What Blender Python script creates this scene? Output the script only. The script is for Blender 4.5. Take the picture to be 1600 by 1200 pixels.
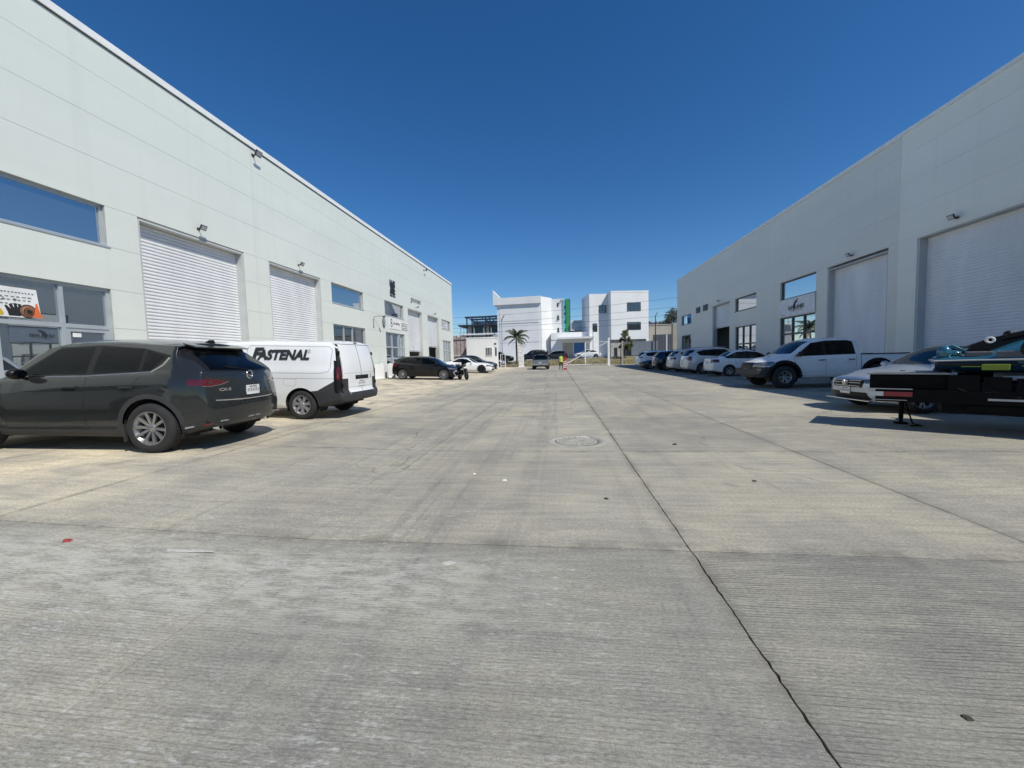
import bpy, bmesh, math, random
import numpy as np
from mathutils import Vector, Matrix
from mathutils.bvhtree import BVHTree

# ------------------------------------------------------------------ camera, sky, sun, exposure
for _o in list(bpy.data.objects): bpy.data.objects.remove(_o)
SC = bpy.context.scene
COL = SC.collection
R = math.radians
camd = bpy.data.cameras.new('camera'); cam = bpy.data.objects.new('camera', camd); COL.objects.link(cam)
SC.camera = cam
camd.sensor_width = 36; camd.sensor_fit = 'HORIZONTAL'; camd.lens = 611 / 1600 * 36
camd.clip_start = 0.05; camd.clip_end = 3000
CR = Matrix(((0.9928, 0.0180, 0.1182), (0.1168, 0.0649, -0.9910), (-0.0255, 0.9977, 0.0623)))
cam.matrix_world = Matrix.Translation((0, 0, 1.34)) @ CR.to_4x4()

SUN = Vector((0.548, -0.43, 0.815)).normalized()
W = bpy.data.worlds.new('World'); SC.world = W; W.use_nodes = True
nt = W.node_tree; nt.nodes.clear()
sky = nt.nodes.new('ShaderNodeTexSky'); sky.sky_type = 'NISHITA'; sky.sun_disc = False
sky.sun_elevation = math.asin(SUN.z); sky.sun_rotation = math.atan2(SUN.x, SUN.y)
sky.altitude = 0; sky.air_density = 1.0; sky.dust_density = 0.1; sky.ozone_density = 6.0
bg = nt.nodes.new('ShaderNodeBackground'); bg.inputs['Strength'].default_value = 0.107
wo = nt.nodes.new('ShaderNodeOutputWorld')
hs_ = nt.nodes.new('ShaderNodeHueSaturation'); hs_.inputs['Saturation'].default_value = 1.23; hs_.inputs['Hue'].default_value = 0.503
nt.links.new(sky.outputs[0], hs_.inputs['Color']); nt.links.new(hs_.outputs[0], bg.inputs[0]); nt.links.new(bg.outputs[0], wo.inputs[0])
sd = bpy.data.lights.new('sun', 'SUN'); sd.energy = 4.2; sd.angle = R(0.53); sd.color = (1.0, 0.95, 0.855)
so = bpy.data.objects.new('sun', sd); COL.objects.link(so); so.rotation_euler = SUN.to_track_quat('Z', 'Y').to_euler()
SC.view_settings.view_transform = 'Standard'; SC.view_settings.look = 'None'
SC.view_settings.exposure = 0.0; SC.view_settings.gamma = 1.0; SC.view_settings.use_curve_mapping = False
SC.render.engine = 'CYCLES'
SC.cycles.max_bounces = 7; SC.cycles.transparent_max_bounces = 12

# ------------------------------------------------------------------ helpers: materials
def _n(t, typ, **kw):
    n = t.nodes.new(typ)
    for k, v in kw.items(): setattr(n, k, v)
    return n
def mat(name, col, rough=0.6, metal=0.0, var=0.10, scale=3.0, bump=0.0, bscale=60.0, coat=0.0, spec=0.5, stretch=(1, 1, 1), emit=0):
    m = bpy.data.materials.new(name); m.use_nodes = True; t = m.node_tree
    b = t.nodes['Principled BSDF']; L = t.links.new
    b.inputs['Roughness'].default_value = rough; b.inputs['Metallic'].default_value = metal
    b.inputs['Coat Weight'].default_value = coat; b.inputs['Coat Roughness'].default_value = 0.03
    b.inputs['Specular IOR Level'].default_value = spec
    tc = _n(t, 'ShaderNodeTexCoord'); mp = _n(t, 'ShaderNodeMapping'); mp.inputs['Scale'].default_value = stretch
    L(tc.outputs['Object'], mp.inputs[0])
    no = _n(t, 'ShaderNodeTexNoise'); no.inputs['Scale'].default_value = scale; no.inputs['Detail'].default_value = 6
    L(mp.outputs[0], no.inputs['Vector'])
    mr = _n(t, 'ShaderNodeMapRange'); mr.inputs[3].default_value = 1 - var; mr.inputs[4].default_value = 1 + var
    mr.inputs[1].default_value = 0.3; mr.inputs[2].default_value = 0.7
    L(no.outputs['Fac'], mr.inputs[0])
    mx = _n(t, 'ShaderNodeVectorMath', operation='SCALE'); mx.inputs[0].default_value = col[:3]
    L(mr.outputs[0], mx.inputs['Scale']); L(mx.outputs[0], b.inputs['Base Color'])
    if bump:
        n2 = _n(t, 'ShaderNodeTexNoise'); n2.inputs['Scale'].default_value = bscale; n2.inputs['Detail'].default_value = 4
        L(mp.outputs[0], n2.inputs['Vector'])
        bp = _n(t, 'ShaderNodeBump'); bp.inputs['Strength'].default_value = bump; bp.inputs['Distance'].default_value = 0.01
        L(n2.outputs['Fac'], bp.inputs['Height']); L(bp.outputs[0], b.inputs['Normal'])
    return m
def paint(name, col, metal=0.0, rough=0.35, coat=1.0):
    return mat(name, col, rough, metal, var=0.03, scale=1.5, coat=coat, spec=0.18)
def glass(name, tint, blend=0.0, dark=(0.012, 0.015, 0.018), see=0.0, ior=1.5):
    """Reflective pane: fresnel gloss over dark backing, optionally letting some tinted light through."""
    m = bpy.data.materials.new(name); m.use_nodes = True; t = m.node_tree; t.nodes.clear(); L = t.links.new
    out = _n(t, 'ShaderNodeOutputMaterial'); df = _n(t, 'ShaderNodeBsdfDiffuse'); df.inputs[0].default_value = (*dark, 1)
    tr = _n(t, 'ShaderNodeBsdfTransparent'); tr.inputs[0].default_value = (*tint, 1)
    gl = _n(t, 'ShaderNodeBsdfGlossy'); gl.inputs['Roughness'].default_value = 0.015; gl.inputs[0].default_value = (0.95, 0.97, 1, 1)
    no = _n(t, 'ShaderNodeTexNoise'); no.inputs['Scale'].default_value = 0.9
    tc = _n(t, 'ShaderNodeTexCoord'); L(tc.outputs['Object'], no.inputs['Vector'])
    bp = _n(t, 'ShaderNodeBump'); bp.inputs['Strength'].default_value = 0.03; bp.inputs['Distance'].default_value = 0.05
    L(no.outputs['Fac'], bp.inputs['Height']); L(bp.outputs[0], gl.inputs['Normal'])
    fr = _n(t, 'ShaderNodeFresnel'); fr.inputs[0].default_value = ior
    a = _n(t, 'ShaderNodeMixShader'); a.inputs[0].default_value = see; L(df.outputs[0], a.inputs[1]); L(tr.outputs[0], a.inputs[2])
    mm = _n(t, 'ShaderNodeMath', operation='MULTIPLY_ADD'); mm.inputs[1].default_value = 1 - blend; mm.inputs[2].default_value = blend
    L(fr.outputs[0], mm.inputs[0])
    b = _n(t, 'ShaderNodeMixShader'); L(mm.outputs[0], b.inputs[0]); L(a.outputs[0], b.inputs[1]); L(gl.outputs[0], b.inputs[2])
    L(b.outputs[0], out.inputs[0]); return m

# ------------------------------------------------------------------ helpers: objects
def tag(o, label, cat, group=None):
    o['label'] = label; o['category'] = cat
    if group: o['group'] = group
    return o
def empty(name, loc=(0, 0, 0), rz=0.0, pitch=0.0):
    o = bpy.data.objects.new(name, None); o.empty_display_size = 0.2; COL.objects.link(o)
    o.location = loc; o.rotation_euler = (0, -pitch, rz); return o
def link(name, me, parent=None, mats=None, loc=None):
    o = bpy.data.objects.new(name, me); COL.objects.link(o)
    if parent is not None: o.parent = parent
    if loc is not None: o.location = loc
    return o
def copy_tree(o, parent=None):
    c = o.copy(); COL.objects.link(c); c.parent = parent
    for ch in list(o.children): copy_tree(ch, c)
    return c
class MB:
    """Collects shapes, then links them as one mesh object."""
    def __init__(s): s.v = []; s.f = []; s.sm = []
    def add(s, vs, fs, smooth=False):
        b = len(s.v); s.v += [tuple(v) for v in vs]; s.f += [tuple(i + b for i in f) for f in fs]; s.sm += [smooth] * len(fs); return s
    def box(s, x0, x1, y0, y1, z0, z1, bev=0.0):
        x0, x1 = min(x0, x1), max(x0, x1); y0, y1 = min(y0, y1), max(y0, y1); z0, z1 = min(z0, z1), max(z0, z1)
        if bev <= 0:
            return s.add([(x0, y0, z0), (x1, y0, z0), (x1, y1, z0), (x0, y1, z0), (x0, y0, z1), (x1, y0, z1), (x1, y1, z1), (x0, y1, z1)],
                         [(0, 3, 2, 1), (4, 5, 6, 7), (0, 1, 5, 4), (1, 2, 6, 5), (2, 3, 7, 6), (3, 0, 4, 7)])
        bm = bmesh.new(); bmesh.ops.create_cube(bm, size=1)
        for v in bm.verts: v.co = ((x0 + x1) / 2 + v.co.x * (x1 - x0), (y0 + y1) / 2 + v.co.y * (y1 - y0), (z0 + z1) / 2 + v.co.z * (z1 - z0))
        bmesh.ops.bevel(bm, geom=bm.edges[:], offset=bev, segments=2, affect='EDGES', profile=0.6)
        bm.verts.index_update(); s.add([v.co[:] for v in bm.verts], [[v.index for v in f.verts] for f in bm.faces]); bm.free(); return s
    def bar(s, a, b, w, h=None, up=(0, 0, 1)):
        h = h or w; a = Vector(a); b = Vector(b); d = (b - a).normalized(); u = Vector(up)
        if abs(d.dot(u)) > 0.98: u = Vector((0, 1, 0))
        sx = d.cross(u).normalized() * w / 2; sy = sx.cross(d).normalized() * h / 2
        vs = [p + i * sx + j * sy for p in (a, b) for i, j in ((-1, -1), (1, -1), (1, 1), (-1, 1))]
        return s.add(vs, [(3, 2, 1, 0), (4, 5, 6, 7), (0, 1, 5, 4), (1, 2, 6, 5), (2, 3, 7, 6), (3, 0, 4, 7)])
    def tube(s, pts, r, seg=8, caps=True):
        pts = [Vector(p) for p in pts]; n = len(pts); rr = r if isinstance(r, (list, tuple)) else [r] * n
        vs = []; fs = []; ref = Vector((0, 0, 1))
        for i, p in enumerate(pts):
            d = (pts[min(i + 1, n - 1)] - pts[max(i - 1, 0)]).normalized()
            if abs(d.dot(ref)) > 0.95: ref = Vector((1, 0, 0)) if abs(d.x) < 0.9 else Vector((0, 1, 0))
            a = d.cross(ref).normalized(); b = d.cross(a).normalized(); ref = b.cross(d) if False else ref
            for k in range(seg):
                t = 2 * math.pi * k / seg; vs.append(p + (a * math.cos(t) + b * math.sin(t)) * rr[i])
        for i in range(n - 1):
            for k in range(seg):
                k2 = (k + 1) % seg; fs.append((i * seg + k, i * seg + k2, (i + 1) * seg + k2, (i + 1) * seg + k))
        s.add(vs, fs, True)
        if caps: s.add(vs[:seg], [tuple(range(seg))]); s.add(vs[-seg:], [tuple(range(seg))[::-1]])
        return s
    def lathe(s, prof, seg=24, axis='z', c=(0, 0, 0), smooth=True, closed=False):
        """prof: (radius, height along axis)"""
        vs = []; n = len(prof)
        for r, h in prof:
            for k in range(seg):
                t = 2 * math.pi * k / seg; a, b = r * math.cos(t), r * math.sin(t)
                p = {'z': (a, b, h), 'y': (a, h, b), 'x': (h, a, b)}[axis]; vs.append((p[0] + c[0], p[1] + c[1], p[2] + c[2]))
        fs = []
        for i in range(n if closed else n - 1):
            j = (i + 1) % n
            for k in range(seg):
                k2 = (k + 1) % seg; fs.append((i * seg + k, i * seg + k2, j * seg + k2, j * seg + k))
        return s.add(vs, fs, smooth)
    def prism(s, poly, axis, a, b):
        """polygon in the plane across axis ('x': yz, 'y': xz, 'z': xy) extruded from a to b"""
        def P(p, t): return {'x': (t, p[0], p[1]), 'y': (p[0], t, p[1]), 'z': (p[0], p[1], t)}[axis]
        n = len(poly); vs = [P(p, a) for p in poly] + [P(p, b) for p in poly]
        return s.add(vs, [tuple(range(n))[::-1], tuple(range(n, 2 * n))] + [(i, (i + 1) % n, n + (i + 1) % n, n + i) for i in range(n)])
    def ball(s, c, r, sc=(1, 1, 1), u=12, v=8):
        bm = bmesh.new(); bmesh.ops.create_uvsphere(bm, u_segments=u, v_segments=v, radius=r)
        bm.verts.index_update(); s.add([(c[0] + q.co.x * sc[0], c[1] + q.co.y * sc[1], c[2] + q.co.z * sc[2]) for q in bm.verts], [[q.index for q in f.verts] for f in bm.faces], True); bm.free(); return s
    def mesh(s, name, m):
        me = bpy.data.meshes.new(name); me.from_pydata(s.v, [], s.f)
        for k in (m if isinstance(m, (list, tuple)) else [m]): me.materials.append(k)
        me.polygons.foreach_set('use_smooth', s.sm); me.update(); return me
    def build(s, name, m, parent=None, loc=None, fix=True):
        me = s.mesh(name, m)
        if fix:
            bm = bmesh.new(); bm.from_mesh(me); bmesh.ops.recalc_face_normals(bm, faces=bm.faces[:]); bm.to_mesh(me); bm.free()
        return link(name, me, parent, loc=loc)
def struct(o): o['kind'] = 'structure'; return o
def stuff(o): o['kind'] = 'stuff'; return o
def text(name, body, size, m, parent, loc, xdir, updir, extrude=0.004, shear=0.0, bold=0.0, align='CENTER', sx=1.0):
    cu = bpy.data.curves.new(name, 'FONT'); cu.body = body; cu.size = size; cu.extrude = extrude; cu.shear = shear; cu.offset = bold
    cu.align_x = align; cu.align_y = 'CENTER'; cu.resolution_u = 3
    t = bpy.data.objects.new(name, cu); COL.objects.link(t); bpy.context.view_layer.update()
    me = bpy.data.meshes.new_from_object(t.evaluated_get(bpy.context.evaluated_depsgraph_get())); bpy.data.objects.remove(t)
    me.materials.clear(); me.materials.append(m)
    x = Vector(xdir).normalized(); u = Vector(updir).normalized(); z = x.cross(u)
    mt = Matrix((x * sx, u, z)).transposed().to_4x4(); mt.translation = Vector(loc); me.transform(mt)
    return link(name, me, parent)

# ground height: the yard is highest by the left wall, the street behind the gate lies above the yard
def gz(x, y):
    z = 0.030 * max(0.0, -x - 1.95) + 0.006 * max(0.0, x - 3.15) + 0.003 * max(0.0, y - 15.2)
    if y > 49:
        t = min(1.0, (y - 49) / 7.0); z += (0.28 - z) * t * t * (3 - 2 * t)
    return z
def street_z(x): return 1.12 + 0.02 * x

# ------------------------------------------------------------------ materials
def concrete_mat():
    m = bpy.data.materials.new('broomed_concrete'); m.use_nodes = True; t = m.node_tree; L = t.links.new
    b = t.nodes['Principled BSDF']; b.inputs['Roughness'].default_value = 0.88; b.inputs['Specular IOR Level'].default_value = 0.25
    ge = _n(t, 'ShaderNodeNewGeometry'); oi = _n(t, 'ShaderNodeObjectInfo')
    def noise(scale, detail=5, stretch=None, rot=0, rough=0.55, dist=0.0):
        mp = _n(t, 'ShaderNodeMapping'); mp.inputs['Scale'].default_value = stretch or (1, 1, 1); mp.inputs['Rotation'].default_value = (0, 0, rot)
        L(ge.outputs['Position'], mp.inputs[0])
        n = _n(t, 'ShaderNodeTexNoise'); n.inputs['Scale'].default_value = scale; n.inputs['Detail'].default_value = detail
        n.inputs['Roughness'].default_value = rough; n.inputs['Distortion'].default_value = dist
        L(mp.outputs[0], n.inputs['Vector']); return n.outputs['Fac']
    def rng(v, a, b_, c, d):
        r = _n(t, 'ShaderNodeMapRange'); r.interpolation_type = 'SMOOTHSTEP'
        for i, k in enumerate((a, b_, c, d)): r.inputs[i + 1].default_value = k
        L(v, r.inputs[0]); return r.outputs[0]
    def math_(op, a, c):
        n = _n(t, 'ShaderNodeMath', operation=op)
        for i, k in enumerate((a, c)):
            if isinstance(k, (int, float)): n.inputs[i].default_value = k
            else: L(k, n.inputs[i])
        return n.outputs[0]
    def mixc(f, a, c, mode='MIX'):
        n = _n(t, 'ShaderNodeMix', data_type='RGBA', blend_type=mode)
        if isinstance(f, (int, float)): n.inputs[0].default_value = f
        else: L(f, n.inputs[0])
        for i, k in ((6, a), (7, c)):
            if isinstance(k, tuple): n.inputs[i].default_value = (*k, 1)
            else: L(k, n.inputs[i])
        return n.outputs[2]
    sep = _n(t, 'ShaderNodeSeparateXYZ'); L(ge.outputs['Position'], sep.inputs[0])
    big = noise(0.22, 4); mid = noise(1.3, 6, dist=0.4); fine = noise(62, 8, (0.62, 1.5, 1), rough=0.72); grain = noise(150, 3)
    base = mixc(rng(big, 0.35, 0.65, 0, 1), (0.358, 0.337, 0.282), (0.450, 0.424, 0.350))
    # tone of the single pours
    base = mixc(1.0, base, mixc(rng(oi.outputs['Random'], 0, 1, 0, 1), (0.90, 0.90, 0.91), (1.05, 1.04, 1.02)), 'MULTIPLY')
    # front row of pours is an older, greyer concrete; dirty yellow dust gathers in the bays on the left
    old = rng(sep.outputs['Y'], 2.70, 2.74, 1, 0)
    base = mixc(math_('MULTIPLY', old, 0.55), base, (0.300, 0.292, 0.256))
    dust = math_('MULTIPLY', rng(sep.outputs['X'], -6.5, -3.5, 1, 0), rng(mid, 0.3, 0.6, 0.25, 0.9))
    base = mixc(math_('MULTIPLY', dust, math_('SUBTRACT', 1.0, old)), base, (0.68, 0.595, 0.445))
    # blotches, fine speckle
    base = mixc(1.0, base, mixc(rng(mid, 0.30, 0.70, 0, 1), (0.84, 0.85, 0.88), (1.07, 1.06, 1.02)), 'MULTIPLY')
    base = mixc(1.0, base, mixc(rng(fine, 0.30, 0.70, 0, 1), (0.70, 0.70, 0.71), (1.24, 1.24, 1.22)), 'MULTIPLY')
    base = mixc(1.0, base, mixc(rng(noise(6.5, 8, (0.22, 2.0, 1), rough=0.7), 0.35, 0.65, 0, 1), (0.88, 0.88, 0.89), (1.10, 1.10, 1.09)), 'MULTIPLY')
    base = mixc(1.0, base, mixc(rng(grain, 0.30, 0.70, 0, 1), (0.86, 0.86, 0.86), (1.13, 1.13, 1.13)), 'MULTIPLY')
    # tyre tracks: along the lane, and turning in toward the bays
    brk0 = rng(noise(5.5, 8, (1, .45, 1), rough=0.75), 0.36, 0.60, 0.25, 1.0)
    tr = rng(noise(1.0, 7, (2.6, 0.06, 1), rough=0.62), 0.53, 0.60, 0, 1)
    lane = math_('MULTIPLY', rng(sep.outputs['X'], -4.2, -1.5, 0, 1), rng(sep.outputs['X'], 2.6, 4.6, 1, 0))
    base = mixc(math_('MULTIPLY', math_('MULTIPLY', math_('MULTIPLY', tr, lane), brk0), 0.22), base, (0.150, 0.147, 0.146))
    t2 = rng(noise(0.9, 8, (3.4, 0.10, 1), R(40), rough=0.66), 0.55, 0.61, 0, 1)
    base = mixc(math_('MULTIPLY', math_('MULTIPLY', t2, brk0), math_('MULTIPLY', rng(sep.outputs['X'], -0.5, 2.0, 0.40, 0.10), 1.0)), base, (0.150, 0.148, 0.152))
    t3 = rng(noise(0.8, 8, (0.14, 1.7, 1), R(5), rough=0.7), 0.57, 0.66, 0, 1)
    base = mixc(math_('MULTIPLY', math_('MULTIPLY', t3, brk0), 0.34), base, (0.20, 0.195, 0.185))
    # dirt gathered along the joints
    dn = noise(3.0, 8, (1, 1, 1), rough=0.7)
    for jy, wd in ((2.74, .16), (5.62, .10), (8.7, .10), (12.0, .10)):
        dj = math_('ABSOLUTE', math_('SUBTRACT', sep.outputs['Y'], jy), 0.0)
        base = mixc(math_('MULTIPLY', math_('MULTIPLY', rng(dj, 0.0, wd, 1, 0), rng(dn, 0.42, 0.60, 0, 1)), 0.55), base, (0.165, 0.155, 0.130))
    for jx, wd in ((0.88, .09), (-4.88, .08), (3.15, .05)):
        dj = math_('ABSOLUTE', math_('SUBTRACT', sep.outputs['X'], jx), 0.0)
        base = mixc(math_('MULTIPLY', math_('MULTIPLY', rng(dj, 0.0, wd, 1, 0), rng(dn, 0.38, 0.60, 0.1, 1)), 0.55), base, (0.160, 0.148, 0.120))
    # spilled oil, and shade painted into the bays on the right
    oil = math_('MULTIPLY', rng(noise(0.75, 3), 0.66, 0.74, 0, 1), 0.6)
    bay_shade = math_('MULTIPLY', rng(noise(0.8, 7, rough=0.6), 0.36, 0.62, 0, 1), rng(sep.outputs['X'], 6.6, 9.4, 0, 0.75))      # blotchy dark tone that deepens the building's shade on the right
    base = mixc(bay_shade, base, (0.115, 0.110, 0.102))
    base = mixc(oil, base, (0.12, 0.115, 0.105))
    # white scuffs where the surface paste is worn off, mostly in the left foreground
    sc = rng(noise(20, 10, (0.45, 1.7, 1), rough=0.85), 0.525, 0.60, 0, 1)
    patch = math_('MULTIPLY', rng(noise(0.8, 6, rough=0.65), 0.40, 0.58, 0, 1), math_('MULTIPLY', rng(sep.outputs['X'], -0.6, 1.3, 1, 0.06), rng(sep.outputs['Y'], 2.2, 5.0, 1, 0.3)))
    base = mixc(math_('MULTIPLY', math_('MULTIPLY', sc, patch), 0.72), base, (0.60, 0.60, 0.57))
    # a worn, paler band across the front pours on the left, with the paste gone
    wb_ = math_('MULTIPLY', math_('MULTIPLY', rng(sep.outputs['Y'], 1.55, 2.05, 0, 1), rng(sep.outputs['Y'], 2.35, 2.72, 1, 0)), rng(sep.outputs['X'], -1.2, 0.4, 1, 0))
    wb_ = math_('MULTIPLY', wb_, rng(noise(8, 10, (.5, 1.6, 1), rough=.8), 0.42, 0.58, 0, 1))
    base = mixc(math_('MULTIPLY', wb_, 0.62), base, (0.57, 0.555, 0.49))
    # hairline cracks
    vo = _n(t, 'ShaderNodeTexVoronoi', feature='DISTANCE_TO_EDGE'); vo.inputs['Scale'].default_value = 0.33
    wv = _n(t, 'ShaderNodeVectorMath', operation='ADD'); L(ge.outputs['Position'], wv.inputs[0])
    nn = _n(t, 'ShaderNodeTexNoise'); nn.inputs['Scale'].default_value = 2.0; L(ge.outputs['Position'], nn.inputs['Vector'])
    sc2 = _n(t, 'ShaderNodeVectorMath', operation='SCALE'); L(nn.outputs['Color'], sc2.inputs[0]); sc2.inputs['Scale'].default_value = 0.5
    L(sc2.outputs[0], wv.inputs[1]); L(wv.outputs[0], vo.inputs['Vector'])
    cr = math_('MULTIPLY', rng(vo.outputs['Distance'], 0.0, 0.006, 1, 0), rng(noise(0.5, 2), 0.52, 0.58, 0, 0.5))
    base = mixc(cr, base, (0.10, 0.098, 0.09))
    # tined grooves across the lane (bump, with a darker colour in the bottoms), worn away in places
    wob = noise(2.2, 3, (0.5, 1, 1))
    yy = math_('ADD', sep.outputs['Y'], math_('MULTIPLY', wob, 0.035))
    gro = math_('SINE', math_('MULTIPLY', yy, 2 * math.pi / 0.0205), 0.0)
    keep = math_('MULTIPLY', rng(noise(0.9, 4), 0.30, 0.52, 0.25, 1.0), math_('MULTIPLY', rng(sep.outputs['X'], 0.86, 0.90, 0.36, 1.0), rng(sep.outputs['Y'], 2.70, 2.74, 1.0, 0.45)))
    brk = rng(noise(16, 7, (0.30, 2.6, 1), rough=0.7), 0.38, 0.58, 0.1, 1.0)
    keep = math_('MULTIPLY', keep, brk)
    gh = math_('MULTIPLY', rng(gro, -1.0, -0.1, 0, 1), keep)
    base = mixc(math_('MULTIPLY', math_('MULTIPLY', rng(gro, -1.0, -0.1, 1, 0), keep), 0.80), base, (0.105, 0.104, 0.096))
    L(base, b.inputs['Base Color'])
    hh = math_('ADD', math_('MULTIPLY', gh, 0.9), math_('MULTIPLY', fine, 0.9))
    hh = math_('ADD', hh, math_('MULTIPLY', grain, 0.3))
    bp = _n(t, 'ShaderNodeBump'); bp.inputs['Strength'].default_value = 0.55; bp.inputs['Distance'].default_value = 0.006
    L(hh, bp.inputs['Height']); L(bp.outputs[0], b.inputs['Normal'])
    return m
def panel_mat(name, col):
    m = mat(name, col, 0.46, 0.0, var=0.03, scale=0.6, bump=0.16, bscale=34, stretch=(1, 0.35, 1.6)); t = m.node_tree; L = t.links.new; b = t.nodes['Principled BSDF']
    src = b.inputs['Base Color'].links[0].from_socket; tc = _n(t, 'ShaderNodeTexCoord')     # rain streaks and grime that has run down
    mp = _n(t, 'ShaderNodeMapping'); mp.inputs['Scale'].default_value = (1, 2.6, .10); L(tc.outputs['Object'], mp.inputs[0])
    n1 = _n(t, 'ShaderNodeTexNoise'); n1.inputs['Scale'].default_value = 1.0; n1.inputs['Detail'].default_value = 8; n1.inputs['Roughness'].default_value = .65; L(mp.outputs[0], n1.inputs['Vector'])
    r1 = _n(t, 'ShaderNodeMapRange'); r1.inputs[1].default_value = .50; r1.inputs[2].default_value = .72; r1.inputs[3].default_value = 0; r1.inputs[4].default_value = .13; L(n1.outputs['Fac'], r1.inputs[0])
    sp = _n(t, 'ShaderNodeSeparateXYZ'); L(tc.outputs['Object'], sp.inputs[0])
    r2 = _n(t, 'ShaderNodeMapRange'); r2.inputs[1].default_value = 0.0; r2.inputs[2].default_value = 1.3; r2.inputs[3].default_value = .5; r2.inputs[4].default_value = 0.0; L(sp.outputs['Z'], r2.inputs[0])
    ad = _n(t, 'ShaderNodeMath', operation='ADD'); L(r1.outputs[0], ad.inputs[0])
    ml = _n(t, 'ShaderNodeMath', operation='MULTIPLY'); L(r2.outputs[0], ml.inputs[0]); L(n1.outputs['Fac'], ml.inputs[1]); L(ml.outputs[0], ad.inputs[1])
    mx = _n(t, 'ShaderNodeMix', data_type='RGBA'); L(ad.outputs[0], mx.inputs[0]); L(src, mx.inputs[6]); mx.inputs[7].default_value = (col[0] * .66, col[1] * .62, col[2] * .56, 1); L(mx.outputs[2], b.inputs['Base Color'])
    return m
def dusty(name, col, rough=0.7): return mat(name, col, rough, 0, var=0.12, scale=1.2, bump=0.15, bscale=25)
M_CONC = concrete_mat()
M_PANEL = panel_mat('wall_panel_white', (0.70, 0.738, 0.675))
M_PANELR = panel_mat('wall_panel_grey_white', (0.77, 0.76, 0.68))
M_PANELN = panel_mat('wall_panel_lighter_white', (0.86, 0.85, 0.75))  # lighter tone for the near section of the right wall
M_JOINT = mat('joint_shadow_gap', (0.40, 0.42, 0.40), 0.9)
M_DFRAME = mat('door_frame_grey', (0.50, 0.52, 0.51), 0.5, var=0.08, scale=1.5)
M_DARK = mat('dark_joint', (0.035, 0.034, 0.032), 0.95)
M_SHUT = mat('shutter_steel_white', (0.76, 0.77, 0.78), 0.40, 0.0, var=0.09, scale=0.9, stretch=(1, 1.4, 0.35))
M_ALU = mat('window_aluminium', (0.50, 0.54, 0.56), 0.35, 0.35, var=0.06)
M_ALUD = mat('dark_aluminium', (0.06, 0.07, 0.07), 0.4, 0.3)
M_FLASH = mat('roof_flashing', (0.80, 0.81, 0.79), 0.5, 0.0, var=0.05)
M_INT = mat('interior_wall', (0.30, 0.30, 0.29), 0.9)
M_GLASSB = glass('shop_glass', (0.2, 0.25, 0.27), blend=0.46, dark=(0.06, 0.07, 0.078), ior=1.8)
M_GLASSD = glass('door_glass', (0.2, 0.25, 0.27), blend=0.10, dark=(0.025, 0.032, 0.036), ior=1.6)
M_GLASSM = glass('mirror_glass', (0.2, 0.25, 0.27), blend=0.62, dark=(0.03, 0.035, 0.035), ior=1.8)
M_LAMP = mat('lamp_housing', (0.05, 0.055, 0.06), 0.45, 0.4)
M_LENS = glass('lamp_lens', (0.8, 0.8, 0.8), blend=0.1, dark=(0.45, 0.46, 0.46))
M_BLACK = mat('black_print', (0.02, 0.02, 0.022), 0.5)
M_GREYP = mat('grey_print', (0.16, 0.17, 0.18), 0.6)
M_WHITE = mat('white_paint', (0.80, 0.80, 0.79), 0.55, var=0.05, scale=0.7, bump=0.06, bscale=30)
M_WHITEO = mat('white_plaster', (0.80, 0.80, 0.78), 0.8, var=0.05, scale=0.35, bump=0.1, bscale=12)
M_GREYW = mat('grey_plaster', (0.42, 0.42, 0.41), 0.85, var=0.08, scale=0.5)
M_BEIGE = mat('beige_concrete', (0.40, 0.37, 0.31), 0.9, var=0.12, scale=0.8, bump=0.2, bscale=10)
M_STEEL = mat('galvanised_steel', (0.42, 0.43, 0.44), 0.45, 0.7, var=0.1, scale=6)
M_NAVY = mat('navy_steel', (0.035, 0.05, 0.075), 0.5, 0.3, var=0.15)
M_ASPH = mat('asphalt', (0.085, 0.084, 0.082), 0.92, var=0.15, scale=1.5, bump=0.2, bscale=80)
M_SOIL = mat('dry_soil', (0.20, 0.165, 0.11), 0.95, var=0.3, scale=1.1, bump=0.4, bscale=9)
M_RUST = mat('rusty_mesh', (0.34, 0.25, 0.22), 0.8, 0.1, var=0.25, scale=2.5)

# ================================================================== THE SETTING
random.seed(4)
# base sheet under the pours, dark in the joints
XE = [-12.0, -8.35, -4.88, -1.95, 0.88, 3.15, 6.7, 10.3, 14.0]
base = MB(); ys = [-12, 15.2, 49, 51, 53, 54.6, 56]
xs = [-40] + XE + [40]
vs = [(x, y, gz(max(-14, min(14, x)), y) - 0.036) for y in ys for x in xs]; nx = len(xs)
base.add(vs, [(j * nx + i, j * nx + i + 1, (j + 1) * nx + i + 1, (j + 1) * nx + i) for j in range(len(ys) - 1) for i in range(nx - 1)])
yard = struct(base.build('yard_ground', M_DARK))
YE = [-8.0, -5.0, -2.0, 0.0 - 0.45, 2.72, 5.62, 8.7, 12.0, 15.2, 18.6, 22.0, 25.6, 29.3, 33.0, 37.0, 41.0, 45.0, 49.0, 52.5, 56.0]
def jag(seed, amp, n, corr=3):
    r = random.Random(seed); v = [r.gauss(0, 1) for _ in range(n)]
    return [amp * (0.6 * v[i] + 0.4 * sum(v[max(0, i - corr):i + corr + 1]) / (2 * corr + 1) * 2.2) for i in range(n)]
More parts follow.
